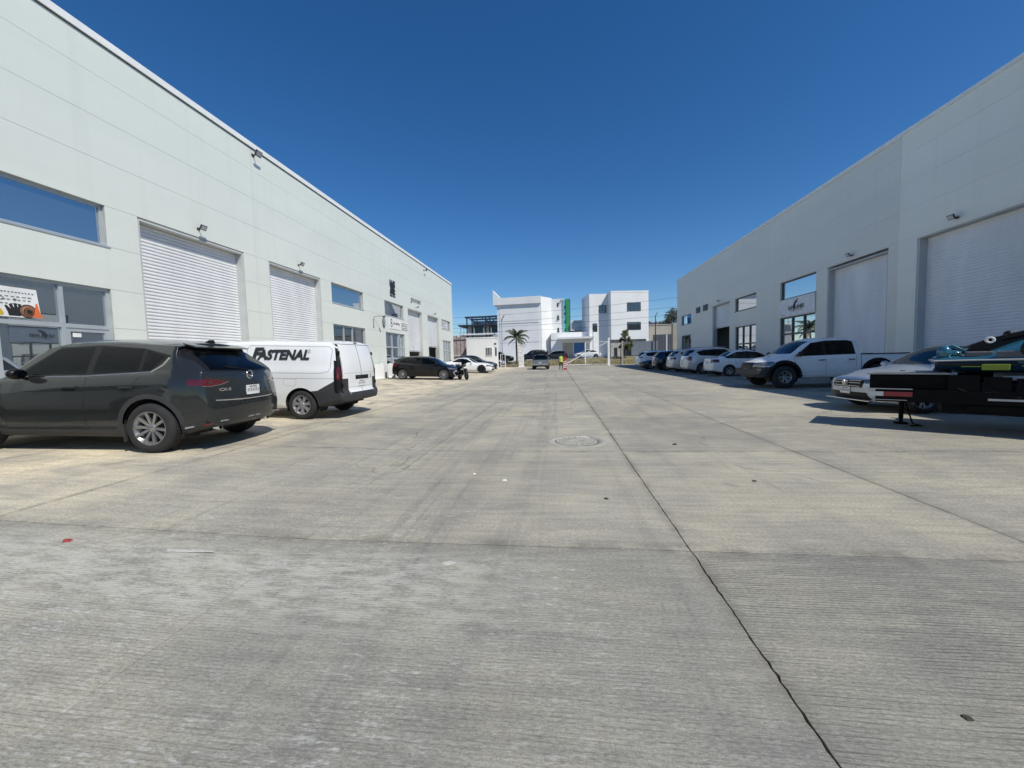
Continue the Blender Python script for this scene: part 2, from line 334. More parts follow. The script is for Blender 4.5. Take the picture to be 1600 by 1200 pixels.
def slab(ix, iy):
    x0, x1, y0, y1 = XE[ix], XE[ix + 1], YE[iy], YE[iy + 1]
    near = y0 < 14 and -6 < (x0 + x1) / 2 < 6
    n = (90 if iy < 5 else 40) if near else (12 if y0 < 50 else 4)
    def edge(i, j):            # joint on the long side: the middle one has opened into a ragged crack
        g = 0.0042 if i == 4 else (0.003 if i in (2, 5) else 0.0015)
        a = 0.0030 if i == 4 else 0.0012
        return g, jag(i * 50 + j, a, n + 1), jag(i * 50 + j + 7, a * 0.8, n + 1)
    gl, jl, ql = edge(ix, iy); gr, jr, qr = edge(ix + 1, iy)
    gy = 0.0028
    jb = jag(900 + iy, 0.004 if near else 0.0, 9)
    cols = 8 if near else (2 if y0 > 45 else 1)
    vs = []; fs = []
    for j in range(n + 1):
        t = j / n; yb = y0 + (y1 - y0) * t
        xl = x0 + gl + jl[j] + max(0, ql[j]); xr = x1 - gr + jr[j] - max(0, qr[j])
        for c in range(cols + 1):
            u = c / cols; x = xl + (xr - xl) * u
            e0 = y0 + gy + (jb[c % 9] if near else 0) + (0.02 if False else 0); y = yb
            if j == 0: y = y0 + gy + abs(jb[c % 9]) * 0.6
            if j == n: y = y1 - gy
            vs.append((x, y, gz(x, y)))
    w = cols + 1
    for j in range(n):
        for c in range(cols): fs.append((j * w + c, j * w + c + 1, (j + 1) * w + c + 1, (j + 1) * w + c))
    rim = [j * w for j in range(n, -1, -1)] + list(range(1, w)) + [j * w + cols for j in range(1, n + 1)] + [n * w + c for c in range(cols - 1, 0, -1)]
    b = len(vs); vs += [(vs[i][0], vs[i][1], vs[i][2] - 0.04) for i in rim]
    m = len(rim)
    for k in range(m): fs.append((rim[k], b + k, b + (k + 1) % m, rim[(k + 1) % m]))
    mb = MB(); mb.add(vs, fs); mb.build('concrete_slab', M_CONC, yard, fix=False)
for iy in range(len(YE) - 1):
    for ix in range(len(XE) - 1): slab(ix, iy)

# manhole cover let into the lane
mh = tag(empty('manhole_cover', (0.27, 6.30, 0.0)), 'round iron manhole cover in a pale concrete ring in the lane', 'manhole cover')
M_IRON = mat('worn_cast_iron', (0.20, 0.19, 0.175), 0.7, 0.25, var=0.25, scale=9, bump=0.3, bscale=40)
M_RING = mat('manhole_ring_concrete', (0.36, 0.345, 0.30), 0.9, var=0.12, scale=5, bump=0.3, bscale=60)
b = MB(); b.lathe([(0.345, 0.002), (0.345, 0.007), (0.47, 0.006), (0.475, 0.001)], 40); b.build('ring', M_RING, mh)
b = MB(); b.lathe([(0.0, 0.006), (0.10, 0.006), (0.105, 0.009), (0.20, 0.009), (0.205, 0.006), (0.31, 0.006), (0.315, 0.010), (0.33, 0.010), (0.333, 0.002)], 40)
for k in range(16):
    a = k * math.pi / 8
    b.bar((0.12 * math.cos(a), 0.12 * math.sin(a), 0.009), (0.30 * math.cos(a), 0.30 * math.sin(a), 0.009), 0.018, 0.006)
b.build('cover', M_RING, mh); b = MB(); b.lathe([(.333, .0035), (.345, .0035)], 40); b.build('cover_gap', M_DARK, mh)
b = MB()
for k, (x, y, s) in enumerate(((0.05, .28, .07), (.12, .30, .05), (0.17, .24, .045), (.0, .31, .03))):
    pts = [(x + s * (0.7 + .5 * random.random()) * math.cos(a), y + s * (0.4 + .4 * random.random()) * math.sin(a)) for a in [i * math.pi / 4 for i in range(8)]]
    b.prism(pts, 'z', 0.0095, 0.017)
b.build('chipped_mortar', mat('chipped_mortar', (0.60, 0.58, 0.52), 0.9), mh)

# small litter on the concrete
def chip(name, loc, m, label, cat, s=0.05, h=0.012, group=None, st=1.6):
    r = random.Random(name + str(loc)); b = MB(); n = 9
    pts = [(s * st * (0.55 + 0.5 * r.random()) * math.cos(2 * math.pi * i / n), s * (0.5 + 0.5 * r.random()) * math.sin(2 * math.pi * i / n)) for i in range(n)]
    top = [(p[0] * 0.7, p[1] * 0.7, h) for p in pts]; bot = [(p[0], p[1], 0.001) for p in pts]
    b.add(bot + top, [tuple(range(n, 2 * n))] + [(i, (i + 1) % n, n + (i + 1) % n, n + i) for i in range(n)])
    return tag(b.build(name, m, None, (loc[0], loc[1], gz(*loc))), label, cat, group)
M_LEAF = mat('dead_leaf', (0.05, 0.045, 0.03), 0.9); M_PAPER = mat('paper_scrap', (0.75, 0.74, 0.70), 0.8)
chip('dead_leaf', (1.45, 1.52), M_LEAF, 'curled dark dead leaf lying on the grooved concrete in the right foreground', 'leaf', 0.016, 0.006)
chip('red_scrap', (-3.72, 2.47), mat('red_plastic', (0.30, 0.03, 0.025), 0.5), 'small red plastic scrap on the concrete at the left', 'litter', 0.03)
chip('paper_scrap', (-1.01, 4.46), M_PAPER, 'left one of the two white paper scraps on the dark damp stain', 'litter', 0.016)
chip('paper_scrap', (-0.62, 4.23), M_PAPER, 'right one of the two white paper scraps, past the dark stain', 'litter', 0.022)
chip('pebble', (0.43, 3.70), M_LEAF, 'dark twig scrap lying alone on the smooth pour left of the crack', 'litter', 0.02)
chip('pebble', (2.02, 4.30), M_LEAF, 'dark stick lying on the pour right of the crack', 'litter', 0.02)
chip('pebble', (1.72, 6.05), M_LEAF, 'small dark stone right of the manhole beyond the crack', 'litter', 0.025, 0.02)
M_PATCH = mat('white_paint_splash', (0.50, 0.49, 0.45), 0.9, var=0.2, scale=30)
chip('paint_splash', (-0.75, 2.45), M_PATCH, 'white paint splash on the front pour near the joint', 'paint splash', 0.035, 0.002)
b = MB(); b.prism([(-.28, -.012), (0.1, -.02), (.3, -.006), (.26, .012), (-.02, .016), (-.3, .004)], 'z', 0.001, 0.0025)
tag(b.build('paint_streak', M_PATCH, None, (-2.75, 2.44, gz(-2.75, 2.44))), 'white paint streak beside the joint in the left foreground', 'paint streak')

# ------------------------------------------------------------------ warehouses
def cladding(root, sx, y0, y1, zs, openings, m, m_joint, vsplit, off=0.0, g=0.004):
    """courses of wall panels; each panel is one object. openings: (y0, y1, z0, z1)"""
    for z0, z1 in zip(zs[:-1], zs[1:]):
        cuts = sorted(set([y0, y1] + [v for v in vsplit if y0 < v < y1]))
        ops = [o for o in openings if o[2] < z1 - 0.02 and o[3] > z0 + 0.02]
        for o in ops: cuts += [o[0], o[1]]
        cuts = sorted(set(c for c in cuts if y0 <= c <= y1)); segs = []
        for a, c in zip(cuts[:-1], cuts[1:]):
            if c - a < 0.05: continue
            mid = (a + c) / 2; inside = [o for o in ops if o[0] < mid < o[1]]
            lo, hi = z0, z1
            if inside:
                o = inside[0]
                if o[2] <= z0 + 0.03 and o[3] >= z1 - 0.03: continue
                if o[3] < z1 - 0.03: segs.append((a, c, max(z0, o[3]), z1))
                if o[2] > z0 + 0.03: segs.append((a, c, z0, min(z1, o[2])))
            else: segs.append((a, c, z0, z1))
        # merge neighbours of one height that no opening separates
        for a, c, lo, hi in segs:
            mb = MB(); mb.box(sx * (off - 0.06), sx * off, a + g * 0.5, c - g * 0.5, lo + g, hi - g); mb.build('wall_panel', m, root)
    # what lies behind the joints, with the openings left free
    b = MB(); cy = sorted(set([y0, y1] + [o[0] for o in openings] + [o[1] for o in openings])); cy = [c for c in cy if y0 <= c <= y1]
    for a, c in zip(cy[:-1], cy[1:]):
        ops = sorted([o for o in openings if o[0] < (a + c) / 2 < o[1]], key=lambda o: o[2]); z = zs[0]
        for o in ops:
            if o[2] > z: b.box(sx * (off - 0.30), sx * (off - 0.014), a, c, z, o[2])
            z = o[3]
        b.box(sx * (off - 0.30), sx * (off - 0.014), a, c, z, zs[-1])
    b.build('backing_wall', m_joint, root)
def shutter(root, sx, y0, y1, z0, z1, zc, off=0.0, dep=0.31, m=None, amp=1.0):
    """roller door: side guides, header box and a curtain of rolled slats that hangs down to zc"""
    d = MB(); d.box(sx * (off - 0.40), sx * (off - 0.03), y0 - 0.004, y0 + 0.075, z0, z1); d.box(sx * (off - 0.40), sx * (off - 0.03), y1 - 0.075, y1 + 0.004, z0, z1)
    d.box(sx * (off - 0.44), sx * (off - 0.025), y0 + 0.075, y1 - 0.075, z1 - 0.06, z1 + 0.004)
    door = d.build('roller_door', m or M_DFRAME, root)
    c = MB(); p = 0.104; n = int((z1 - 0.06 - zc) / p); x = off - dep; vs = []; fs = []
    prof = [(0.0, -0.004), (0.10, 0.016), (0.35, 0.026), (0.70, 0.026), (0.88, 0.014), (0.93, -0.006)]; dr_ = random.Random(int(y0 * 100))
    k = 0
    for i in range(n):
        for u, h in prof:
            z = z1 - 0.06 - (i + u) * p; h *= amp; h += (dr_.uniform(-.003, .003) if u == 0 else 0); vs += [(sx * (x + h), y0 + 0.076, z), (sx * (x + h), y1 - 0.076, z + (dr_.uniform(-.004, .004) if u == 0 else 0))]
            if k: fs.append((2 * k - 2, 2 * k - 1, 2 * k + 1, 2 * k))
            k += 1
    c.add(vs, fs); cu = c.build('slat_curtain', M_SHUT, door); stuff(cu)
    b = MB(); zb = z1 - 0.06 - n * p; b.box(sx * (x - 0.01), sx * (x + 0.03), y0 + 0.078, y1 - 0.078, zb - 0.10, zb); b.build('bottom_bar', M_ALU, door); ym = (y0 + y1) / 2; b = MB(); b.box(sx * (x + .03), sx * (x + .05), ym - .07, ym + .07, zb - .07, zb - .03); b.bar((sx * (x + .06), ym - .05, zb + .25), (sx * (x + .06), ym + .05, zb + .25), .03); b.build('lock_handle', M_LAMP, door)
    if zc > z0 + 0.3:                     # raised: a dark store room shows below the bar
        r = MB(); X0, X1 = off - 6, off - 0.45
        for bx in ((X0 - .05, X0, y0 - 1, y1 + 1, z0, z1 + .6), (X0, X1, y0 - 1.05, y0 - 1, z0, z1 + .6), (X0, X1, y1 + 1, y1 + 1.05, z0, z1 + .6), (X0, X1, y0 - 1, y1 + 1, z1 + .6, z1 + .65), (X0, X1, y0 - 1, y1 + 1, z0 - .05, z0)):
            r.box(sx * bx[0], sx * bx[1], *bx[2:])
        r.build('store_room', M_INT, door)
    return door
def hiwin(root, sx, y0, y1, z0, z1, m_glass, m_frame, off=0.0, ncol=1):
    f = MB(); t = 0.065; x0, x1 = sx * (off - 0.20), sx * (off - 0.10)
    f.box(x0, x1, y0, y0 + t, z0, z1); f.box(x0, x1, y1 - t, y1, z0, z1); f.box(x0, x1, y0 + t, y1 - t, z0, z0 + t); f.box(x0, x1, y0 + t, y1 - t, z1 - t, z1)
    f.box(sx * (off - 0.10), sx * (off + 0.02), y0 - 0.02, y1 + 0.05, z0 - 0.035, z0 + 0.012)
    w = f.build('window', m_frame, root)
    p = MB(); p.box(sx * (off - 0.155), sx * (off - 0.145), y0 + t, y1 - t, z0 + t, z1 - t); p.build('pane', m_glass, w)
    return w
def shopfront(root, sx, y0, y1, z0, z1, m_glass, m_frame, off=0.0, cols=None, ztr=2.47, door=None, low=None):
    """aluminium front: transom at ztr, mullions at the given fractions, each pane its own object; door=index of the bay that opens"""
    t = 0.07; x0, x1 = sx * (off - 0.20), sx * (off - 0.08)
    f = MB(); f.box(x0, x1, y0, y0 + t, z0, z1); f.box(x0, x1, y1 - t, y1, z0, z1)
    f.box(x0, x1, y0 + t, y1 - t, z1 - t, z1); f.box(x0, x1, y0 + t, y1 - t, z0, z0 + 0.09); f.box(x0, x1, y0 + t, y1 - t, ztr - 0.05, ztr + 0.05)
    ys = [y0 + t] + [y0 + (y1 - y0) * c for c in cols] + [y1 - t]
    for y in ys[1:-1]:
        f.box(x0, sx * (off - 0.075), y - 0.045, y + 0.045, z0 + 0.09, ztr - 0.05); f.box(x0, sx * (off - 0.075), y - 0.04, y + 0.04, ztr + 0.05, z1 - t)
    w = f.build('shopfront', m_frame, root)
    for i, (a, c) in enumerate(zip(ys[:-1], ys[1:])):
        a += 0.045 if i else 0; c -= 0.045 if i < len(ys) - 2 else 0
        for k, (lo, hi) in enumerate(((z0 + 0.09, ztr - 0.05), (ztr + 0.05, z1 - t))):
            if door == i and k == 0:
                d = MB(); q = 0.09; X0, X1 = sx * (off - 0.17), sx * (off - 0.10)
                d.box(X0, X1, a, a + q, lo, hi); d.box(X0, X1, c - q, c, lo, hi); d.box(X0, X1, a + q, c - q, hi - q, hi); d.box(X0, X1, a + q, c - q, lo, lo + 0.2); d.box(X0, X1, a + q, c - q, 0.98 + z0, 1.08 + z0)
                d.bar((sx * (off - 0.07), c - 0.05, z0 + 0.85), (sx * (off - 0.07), c - 0.05, z0 + 1.25), 0.03); d.build('door', m_frame, w)
                a2, c2, lo2, hi2 = a + q, c - q, lo + 0.2, hi - q
            else: a2, c2, lo2, hi2 = a, c, lo, hi
            p = MB(); p.box(sx * (off - 0.15), sx * (off - 0.14), a2, c2, lo2, hi2); p.build('pane', (low if (low and k == 0) else m_glass), w)
    return w
def shell(root, sx, y0, y1, zt, off=0.0, depth=22, gap=True):
    """back, ends and roof of a warehouse, with the flashing along the roof edge"""
    b = MB(); b.box(sx * (off - depth), sx * (off - depth + 0.3), y0, y1, 0, zt); b.build('back_wall', M_PANELR, root)
    for a in (y0, y1 - 0.3):
        b = MB(); b.box(sx * (off - depth + 0.3), sx * (off - 0.07), a, a + 0.3, 0, zt - 0.2); b.build('end_wall', M_PANEL, root)
    b = MB(); b.box(sx * (off - depth + 0.3), sx * (off - 0.31), y0 + 0.3, y1 - 0.3, zt - 0.9, zt - 0.7); b.build('roof', M_FLASH, root)
    b = MB(); b.box(sx * (off - 0.35), sx * (off + 0.055), y0 - 0.03, y1 + 0.03, zt - 0.19, zt); b.build('roof_flashing', M_FLASH, root); b = MB(); b.box(sx * (off - 0.02), sx * (off + 0.010), y0, y1, zt - 0.225, zt - 0.192); b.build('shadow_gap_strip', M_LAMP if gap else M_PANELR, root)  # strip painted dark for the shadow gap; wall colour when gap is off

ZJ = [0.0, 1.36, 2.47, 3.52, 4.66, 5.74, 6.91, 8.02, 9.13, 10.0]
LW = tag(empty('warehouse', (-12.0, 0, 0)), 'long white sunlit warehouse with roller doors along the left', 'warehouse', 'warehouses facing the yard')
lo_open = [(5.92, 9.40, 0.2, 3.52), (5.92, 9.42, 4.66, 5.74), (10.24, 14.10, 0.2, 5.72), (15.42, 19.02, 0.2, 5.72), (19.98, 23.42, 4.66, 5.72), (19.98, 23.5, 0.2, 3.52),
           (26.45, 29.82, 4.70, 5.72), (26.45, 29.85, 0.2, 3.54), (30.74, 34.05, 0.2, 5.70), (35.60, 38.95, 0.2, 5.70), (40.02, 43.2, 4.74, 5.74), (40.2, 43.2, 0.2, 3.56)]
cladding(LW, 1, -8, 44.3, ZJ, lo_open, M_PANEL, M_JOINT, [-1.5, 4.7, 14.75, 24.95, 35.0])
shell(LW, 1, -8, 44.3, 10.22)
hiwin(LW, 1, 5.92, 9.42, 4.66, 5.74, M_GLASSB, M_ALU); shopfront(LW, 1, 5.92, 9.40, 0.2, 3.52, M_GLASSB, M_ALU, cols=[0.36, 0.70], door=2)
for y0, y1, zc in ((10.24, 14.10, 0.25), (15.42, 19.02, 0.25), (30.74, 34.05, 2.32), (35.60, 38.95, 2.80)): shutter(LW, 1, y0, y1, 0.2, 5.71, zc)
hiwin(LW, 1, 19.98, 23.42, 4.66, 5.72, M_GLASSB, M_ALU); shopfront(LW, 1, 19.98, 23.5, 0.2, 3.52, M_GLASSD, M_ALU, cols=[0.33, 0.60], door=2)
hiwin(LW, 1, 26.45, 29.82, 4.70, 5.72, M_GLASSB, M_ALU); shopfront(LW, 1, 26.45, 29.85, 0.2, 3.54, M_GLASSB, M_ALU, cols=[0.36, 0.70], door=2)
hiwin(LW, 1, 40.02, 43.2, 4.74, 5.74, M_GLASSB, M_ALU); shopfront(LW, 1, 40.2, 43.2, 0.2, 3.56, M_GLASSB, M_ALU, cols=[0.33, 0.66])
b = MB(); b.box(-0.06, 0.03, -8, 5.92, 0.0, 0.33)
for a, c in ((9.40, 10.24), (14.10, 15.42), (19.02, 19.98), (23.5, 26.45), (29.85, 30.74), (34.05, 35.6), (38.95, 40.2), (43.2, 44.3)): b.box(0.001, 0.03, a + .004, c - .004, 0.15, 0.38)
b.build('plinth', M_BEIGE, LW)

RW = tag(empty('warehouse', (14.0, 0, 0)), 'long shaded grey white warehouse along the right', 'warehouse', 'warehouses facing the yard')
ro_far = [(18.68, 22.45, 0.0, 5.68), (23.36, 26.82, 4.60, 5.70), (23.36, 26.80, 0.0, 3.50), (29.84, 33.2, 4.64, 5.66), (29.84, 33.10, 0.0, 3.44), (34.16, 37.76, 0.0, 5.70),
          (43.48, 46.72, 4.70, 5.72), (43.46, 46.70, 0.0, 3.52)]
cladding(RW, -1, 17.73, 48.4, ZJ, ro_far, M_PANELR, M_PANELR, [28.3, 38.3], g=0.0025)
cladding(RW, -1, -8, 17.72, [0.0] + [1.34 + (z - 1.34) * .976 for z in ZJ[1:]], [(13.1, 16.9, 0.0, 5.56), (3.2, 7.0, 0, 5.56)], M_PANELN, M_PANELN, [-1.5, 8.2], off=0.35, g=0.0025)
b = MB(); b.box(-.345, .02, 17.715, 17.725, 0, 9.75); b.build('corner_trim', M_PANELR, RW)
shell(RW, -1, 17.76, 48.4, 10.1, gap=False)
b = MB(); b.box(0.35, -0.385, -8.03, 17.73, 9.74, 9.885); b.build('roof_flashing', M_FLASH, RW)
b = MB(); b.box(0.31, 22, -8, 18.1, 9.2, 9.4); b.box(21.7, 22, -8, 18.15, 0, 9.2); b.build('roof', M_FLASH, RW)
for y0, y1, zc, of in ((18.68, 22.45, 0.05, 0), (34.16, 37.76, 3.68, 0), (13.1, 16.9, 0.05, 0.35), (3.2, 7.0, 0.05, 0.35)): shutter(RW, -1, y0, y1, 0.0, 5.57 if of or y1 < 30 else 5.69, zc, off=of, amp=.22 if 18 < y0 < 30 else .45)
hiwin(RW, -1, 23.36, 26.82, 4.60, 5.70, M_GLASSM, M_ALUD); shopfront(RW, -1, 23.36, 26.80, 0.0, 3.50, M_GLASSM, M_ALUD, cols=[0.33, 0.66])
hiwin(RW, -1, 29.84, 33.2, 4.64, 5.66, M_GLASSM, M_ALUD); shopfront(RW, -1, 29.84, 33.10, 0.0, 3.44, M_GLASSM, M_ALUD, cols=[0.33, 0.66], ztr=2.1)
M_BLUEP = mat('blue_door_film', (0.07, 0.12, 0.22), 0.4, var=0.1)
hiwin(RW, -1, 43.48, 46.72, 4.70, 5.72, M_GLASSM, M_ALUD); shopfront(RW, -1, 43.46, 46.70, 0.0, 3.52, M_GLASSM, M_ALUD, cols=[0.33, 0.66], ztr=2.55, low=M_BLUEP)
for y0, y1 in ((38.9, 40.0), (40.85, 41.95)):          # louvred vents set in the wall
    b = MB(); b.box(0.02, -0.05, y0, y1, 5.52, 6.08); v = b.build('louvre_vent', M_ALUD, RW)
    for k in range(7):
        s = MB(); z = 5.57 + k * 0.07; s.add([(-.052, y0 + .06, z + .04), (-.052, y1 - .06, z + .04), (-.085, y1 - .06, z), (-.085, y0 + .06, z)], [(0, 1, 2, 3)])
        s.add([(-.052, y0 + .06, z + .035), (-.052, y1 - .06, z + .035), (-.085, y1 - .06, z - .005), (-.085, y0 + .06, z - .005)], [(3, 2, 1, 0)]); s.build('louvre', M_STEEL, v)

# floodlights on the walls
def floodlight():
    r = empty('floodlight')
    b = MB(); b.box(0.20, 0.26, -0.16, 0.16, -0.02, 0.22, 0.012); ho = b.build('housing', M_LAMP, r)
    for v in ho.data.vertices:                         # tilted down to the yard
        x, z = v.co.x - 0.23, v.co.z; a = R(28); v.co.x = 0.23 + x * math.cos(a) + z * math.sin(a); v.co.z = -x * math.sin(a) + z * math.cos(a)
    b = MB(); b.box(0.262, 0.266, -0.13, 0.13, 0.01, 0.19); le = b.build('lens', M_LENS, ho)
    for v in le.data.vertices:
        x, z = v.co.x - 0.23, v.co.z; a = R(28); v.co.x = 0.23 + x * math.cos(a) + z * math.sin(a); v.co.z = -x * math.sin(a) + z * math.cos(a)
    b = MB(); b.bar((0, 0, 0.05), (0.24, 0, 0.05), 0.03); b.box(0, 0.03, -0.07, 0.07, 0.0, 0.10); b.bar((0.24, -0.175, 0.06), (0.24, 0.175, 0.06), 0.02); b.build('bracket', M_LAMP, r)
    return r
F0 = floodlight(); first = True
for x, y, z, rz, s, lab in ((-12, 12.2, 5.98, 0, 1, 'black floodlight above the nearest roller door on the left wall'), (-12, 17.35, 5.98, 0, 1, 'black floodlight above the second roller door on the left wall'),
        (-12, 14.9, 9.72, 0, 1.3, 'large black floodlight under the left roof edge near the front'), (-12, 35.0, 9.6, 0, 1.4, 'black floodlight under the left roof edge toward the far end'),
        (-12, 32.6, 5.95, 0, 1, 'floodlight over the half raised roller door behind the black hatchback'), (-12, 37.4, 5.92, 0, 1, 'floodlight over the farthest roller door on the left wall'),
        (13.65, 15.4, 5.76, math.pi, 1, 'floodlight over the nearest roller door on the shaded right wall'), (14, 20.75, 5.84, math.pi, 1, 'floodlight over the roller door behind the white pickup'),
        (14, 36.1, 5.9, math.pi, 1, 'floodlight over the raised dark doorway on the right wall')):
    o = F0 if first else copy_tree(F0); first = False
    o.location = (x, y, z); o.rotation_euler = (0, 0, rz); s *= .72; o.scale = (s, s, s); tag(o, lab, 'floodlight', 'floodlights on the warehouse walls')

# wall lamp on a bent arm, beside the shop signs
w = tag(empty('wall_lamp', (-12, 24.65, 3.7)), 'thin bent arm wall lamp left of the small shop signs', 'wall lamp')
b = MB(); b.tube([(0.02, 0, 0), (0.02, 0, .5), (.06, 0.05, .68), (.25, .2, .74), (.5, .45, .74)], 0.018, 6); b.box(0, .03, -.04, .04, -.05, .06); b.build('arm', M_LAMP, w)
b = MB(); b.lathe([(0.03, .08), (.05, .06), (.11, -.02), (.0, -.02)], 12, c=(.54, .48, .70)); b.build('lamp_shade', M_LAMP, w)

# signs on the left wall
M_SIGN = mat('sign_white', (0.78, 0.78, 0.77), 0.45)
def marks(b, x, rects):
    for y0, y1, z0, z1 in rects: b.box(x, x + 0.004, y0, y1, z0, z1)
s = tag(empty('logo_sign', (-12, 27.42, 6.17)), 'tall black block logo mounted above a high window on the left wall', 'sign')
b = MB(); marks(b, 0.03, [(0, .92, .72, .84), (0, .16, .84, 1.18), (.28, .42, .84, 1.18), (.54, .92, .98, 1.18), (.54, .70, .84, .92), (.78, .92, .84, .92),
     (0, .12, .0, .46), (0, .40, .0, .10), (.22, .38, .18, .44), (.48, .92, .0, .08), (.48, .60, .08, .56), (.68, .92, .16, .30), (.68, .80, .30, .40), (.66, .92, .44, .56)]); b.box(0, 0.028, 0.1, .8, 0.2, 1.0)
b.build('emblem', M_BLACK, s)
s = tag(text('script_sign', 'gourmet', 0.66, M_GREYP, None, (-11.985, 32.6, 6.58), (0, 1, 0), (0, 0, 1), 0.012, 0.25), 'thin grey script lettering above the far roller door', 'sign')
def bars(b, x, y0, y1, z, h, n, seed):
    r = random.Random(seed); y = y0; w = (y1 - y0) / n
    for i in range(n): b.box(x, x + 0.004, y + w * .06, y + w * (.5 + .3 * r.random()), z + (h * .2 * r.random()), z + h * (0.7 + .3 * r.random())); y += w
s = tag(empty('oval_sign', (-12, 26.15, 4.15)), 'dark upright oval sign on the wall over a shop door', 'sign')
b = MB(); b.lathe([(0, .0), (.2, .0), (.2, .06), (0, .06)], 24, axis='x'); o = b.build('panel', M_GREYP, s)
for v in o.data.vertices: v.co.z *= 1.8
b = MB(); b.box(.061, .066, .02, .13, -.26, .26); b.build('emblem', M_ALU, s)
s = tag(empty('ring_logo_sign', (-12, 27.3, 4.22)), 'white sign with a looped black emblem and a dark word', 'sign')
b = MB(); b.box(0, .03, -.2, 1.75, -.42, .40, .006); b.build('panel', M_SIGN, s)
b = MB()
for zc in (0.14, -0.14): b.lathe([(.10, .032), (.155, .032), (.155, .038), (.10, .038)], 20, axis='x', c=(0, .1, zc), closed=True)
bars(b, .032, .42, 1.62, -.10, .20, 9, 3); b.build('emblem', M_BLACK, s)
s = tag(empty('boxed_sign', (-12, 29.85, 4.13)), 'small grey outlined sign left of the half raised roller door', 'sign')
b = MB(); b.box(0, .02, -.62, .62, -.30, .28); b.build('panel', M_SIGN, s)
b = MB(); marks(b, .021, [(-.58, .58, .2, .25), (-.58, -.53, -.1, .2), (.53, .58, -.1, .2), (-.58, .58, -.15, -.1), (-.58, .58, -.27, -.22)]); bars(b, .021, -.46, .48, -.04, .2, 6, 5); b.build('emblem', M_GREYP, s)

# poster behind the glass of the near shop: tools and brand rows
P = tag(empty('shop_poster', (-12.055, 7.3, 2.575)), 'white poster with glove, grinding disc and cone leaning in the near shop window', 'poster')
b = MB(); b.prism([(-.75, 0), (.63, 0), (.58, .66), (-.75, .68)], 'x', -.012, 0.0); b.build('sheet', M_SIGN, P)
b = MB(); bars(b, .001, -.7, .54, .535, .035, 22, 1); bars(b, .001, -.7, .5, .44, .03, 13, 2); bars(b, .001, -.2, .5, .37, .03, 8, 8); bars(b, .001, -.7, .3, .28, .03, 11, 9)
b.lathe([(.03, .001), (.045, .001), (.045, .004), (.03, .004)], 14, axis='x', c=(0, -.02, .40), closed=True); b.lathe([(0, .001), (.03, .001), (.03, .004)], 10, axis='x', c=(0, .2, .385)); stuff(b.build('brand_rows', M_GREYP, P))
b = MB(); b.prism([(-.72, .03), (-.02, .03), (0, .07), (-.04, .17), (-.2, .2), (-.4, .24), (-.7, .26)], 'x', .001, .006); b.build('machine_picture', mat('yellow_print', (0.62, 0.42, 0.03), 0.5), P)
b = MB(); b.prism([(-.64, .10), (-.3, .10), (-.24, .15), (-.6, .18)], 'x', .0065, .008); b.build('machine_stripe', M_BLACK, P)
b = MB(); b.prism([(.08, .03), (.27, .03), (.31, .12), (.38, .26), (.34, .28), (.29, .19), (.29, .3), (.25, .3), (.235, .2), (.215, .31), (.175, .31), (.175, .2), (.13, .3), (.09, .28), (.12, .17), (.05, .26), (.02, .24), (.06, .12)], 'x', .001, .006); b.build('glove_picture', M_BLACK, P)
b = MB(); b.lathe([(.05, .0065), (.075, .0065)], 20, axis='x', c=(0, .42, .14)); b.lathe([(.135, .0065), (.075, .0075), (.075, .009)], 24, axis='x', c=(0, .40, .15)); b.build('disc_picture', mat('brown_print', (0.22, 0.10, 0.05), 0.6), P)
b = MB(); b.lathe([(.155, .003), (.0, .003)], 26, axis='x', c=(0, .40, .15)); b.build('disc_rim_picture', M_BLACK, P)
b = MB(); b.prism([(.47, .02), (.66, .02), (.65, .06), (.62, .06), (.57, .34), (.54, .34), (.50, .06), (.47, .06)], 'x', .009, .012); b.build('cone_picture', mat('orange_print', (0.72, 0.16, 0.05), 0.5), P)
N = MB(); N.box(0, .004, -.09, .09, -.05, .05); tag(N.build('door_notice', M_SIGN, None, (-12.10, 8.62, 2.24)), 'small white notice stuck on the near shop door', 'notice')

# sign over the right shop
S = tag(empty('shop_sign', (13.98, 25.08, 4.02)), 'white shop sign with a dark bird and lettering, on the right wall', 'sign')
b = MB(); b.box(0, -.05, -1.74, 1.74, -.5, .56); b.build('panel', M_SIGN, S)
M_DRED = mat('dark_red_print', (0.20, 0.02, 0.03), 0.5)
text('lettering', 'GAVILANES', 0.30, M_BLACK, S, (-.056, -.05, -.02), (0, -1, 0), (0, 0, 1), 0.003, 0, 0.012)
b = MB(); b.prism([(.12, -.34), (.16, -.08), (.24, .02), (.20, .16), (.10, .30), (-.10, .42), (-.32, .46), (-.16, .36), (-.2, .26), (-.04, .22), (-.02, .06), (.06, -.06)], 'x', -.059, -.056); b.build('bird_emblem', mat('dark_print', (0.03, 0.015, 0.03), 0.5), S)
b = MB()
for i in range(14): b.box(-.0515, -.054, -.62 + i * .085, -.565 + i * .085, -.21, -.165)
for i in range(8): b.box(-.0515, -.054, 1.08 + i * .06, 1.12 + i * .06, -.40, -.36)
stuff(b.build('small_lettering', M_DRED, S))

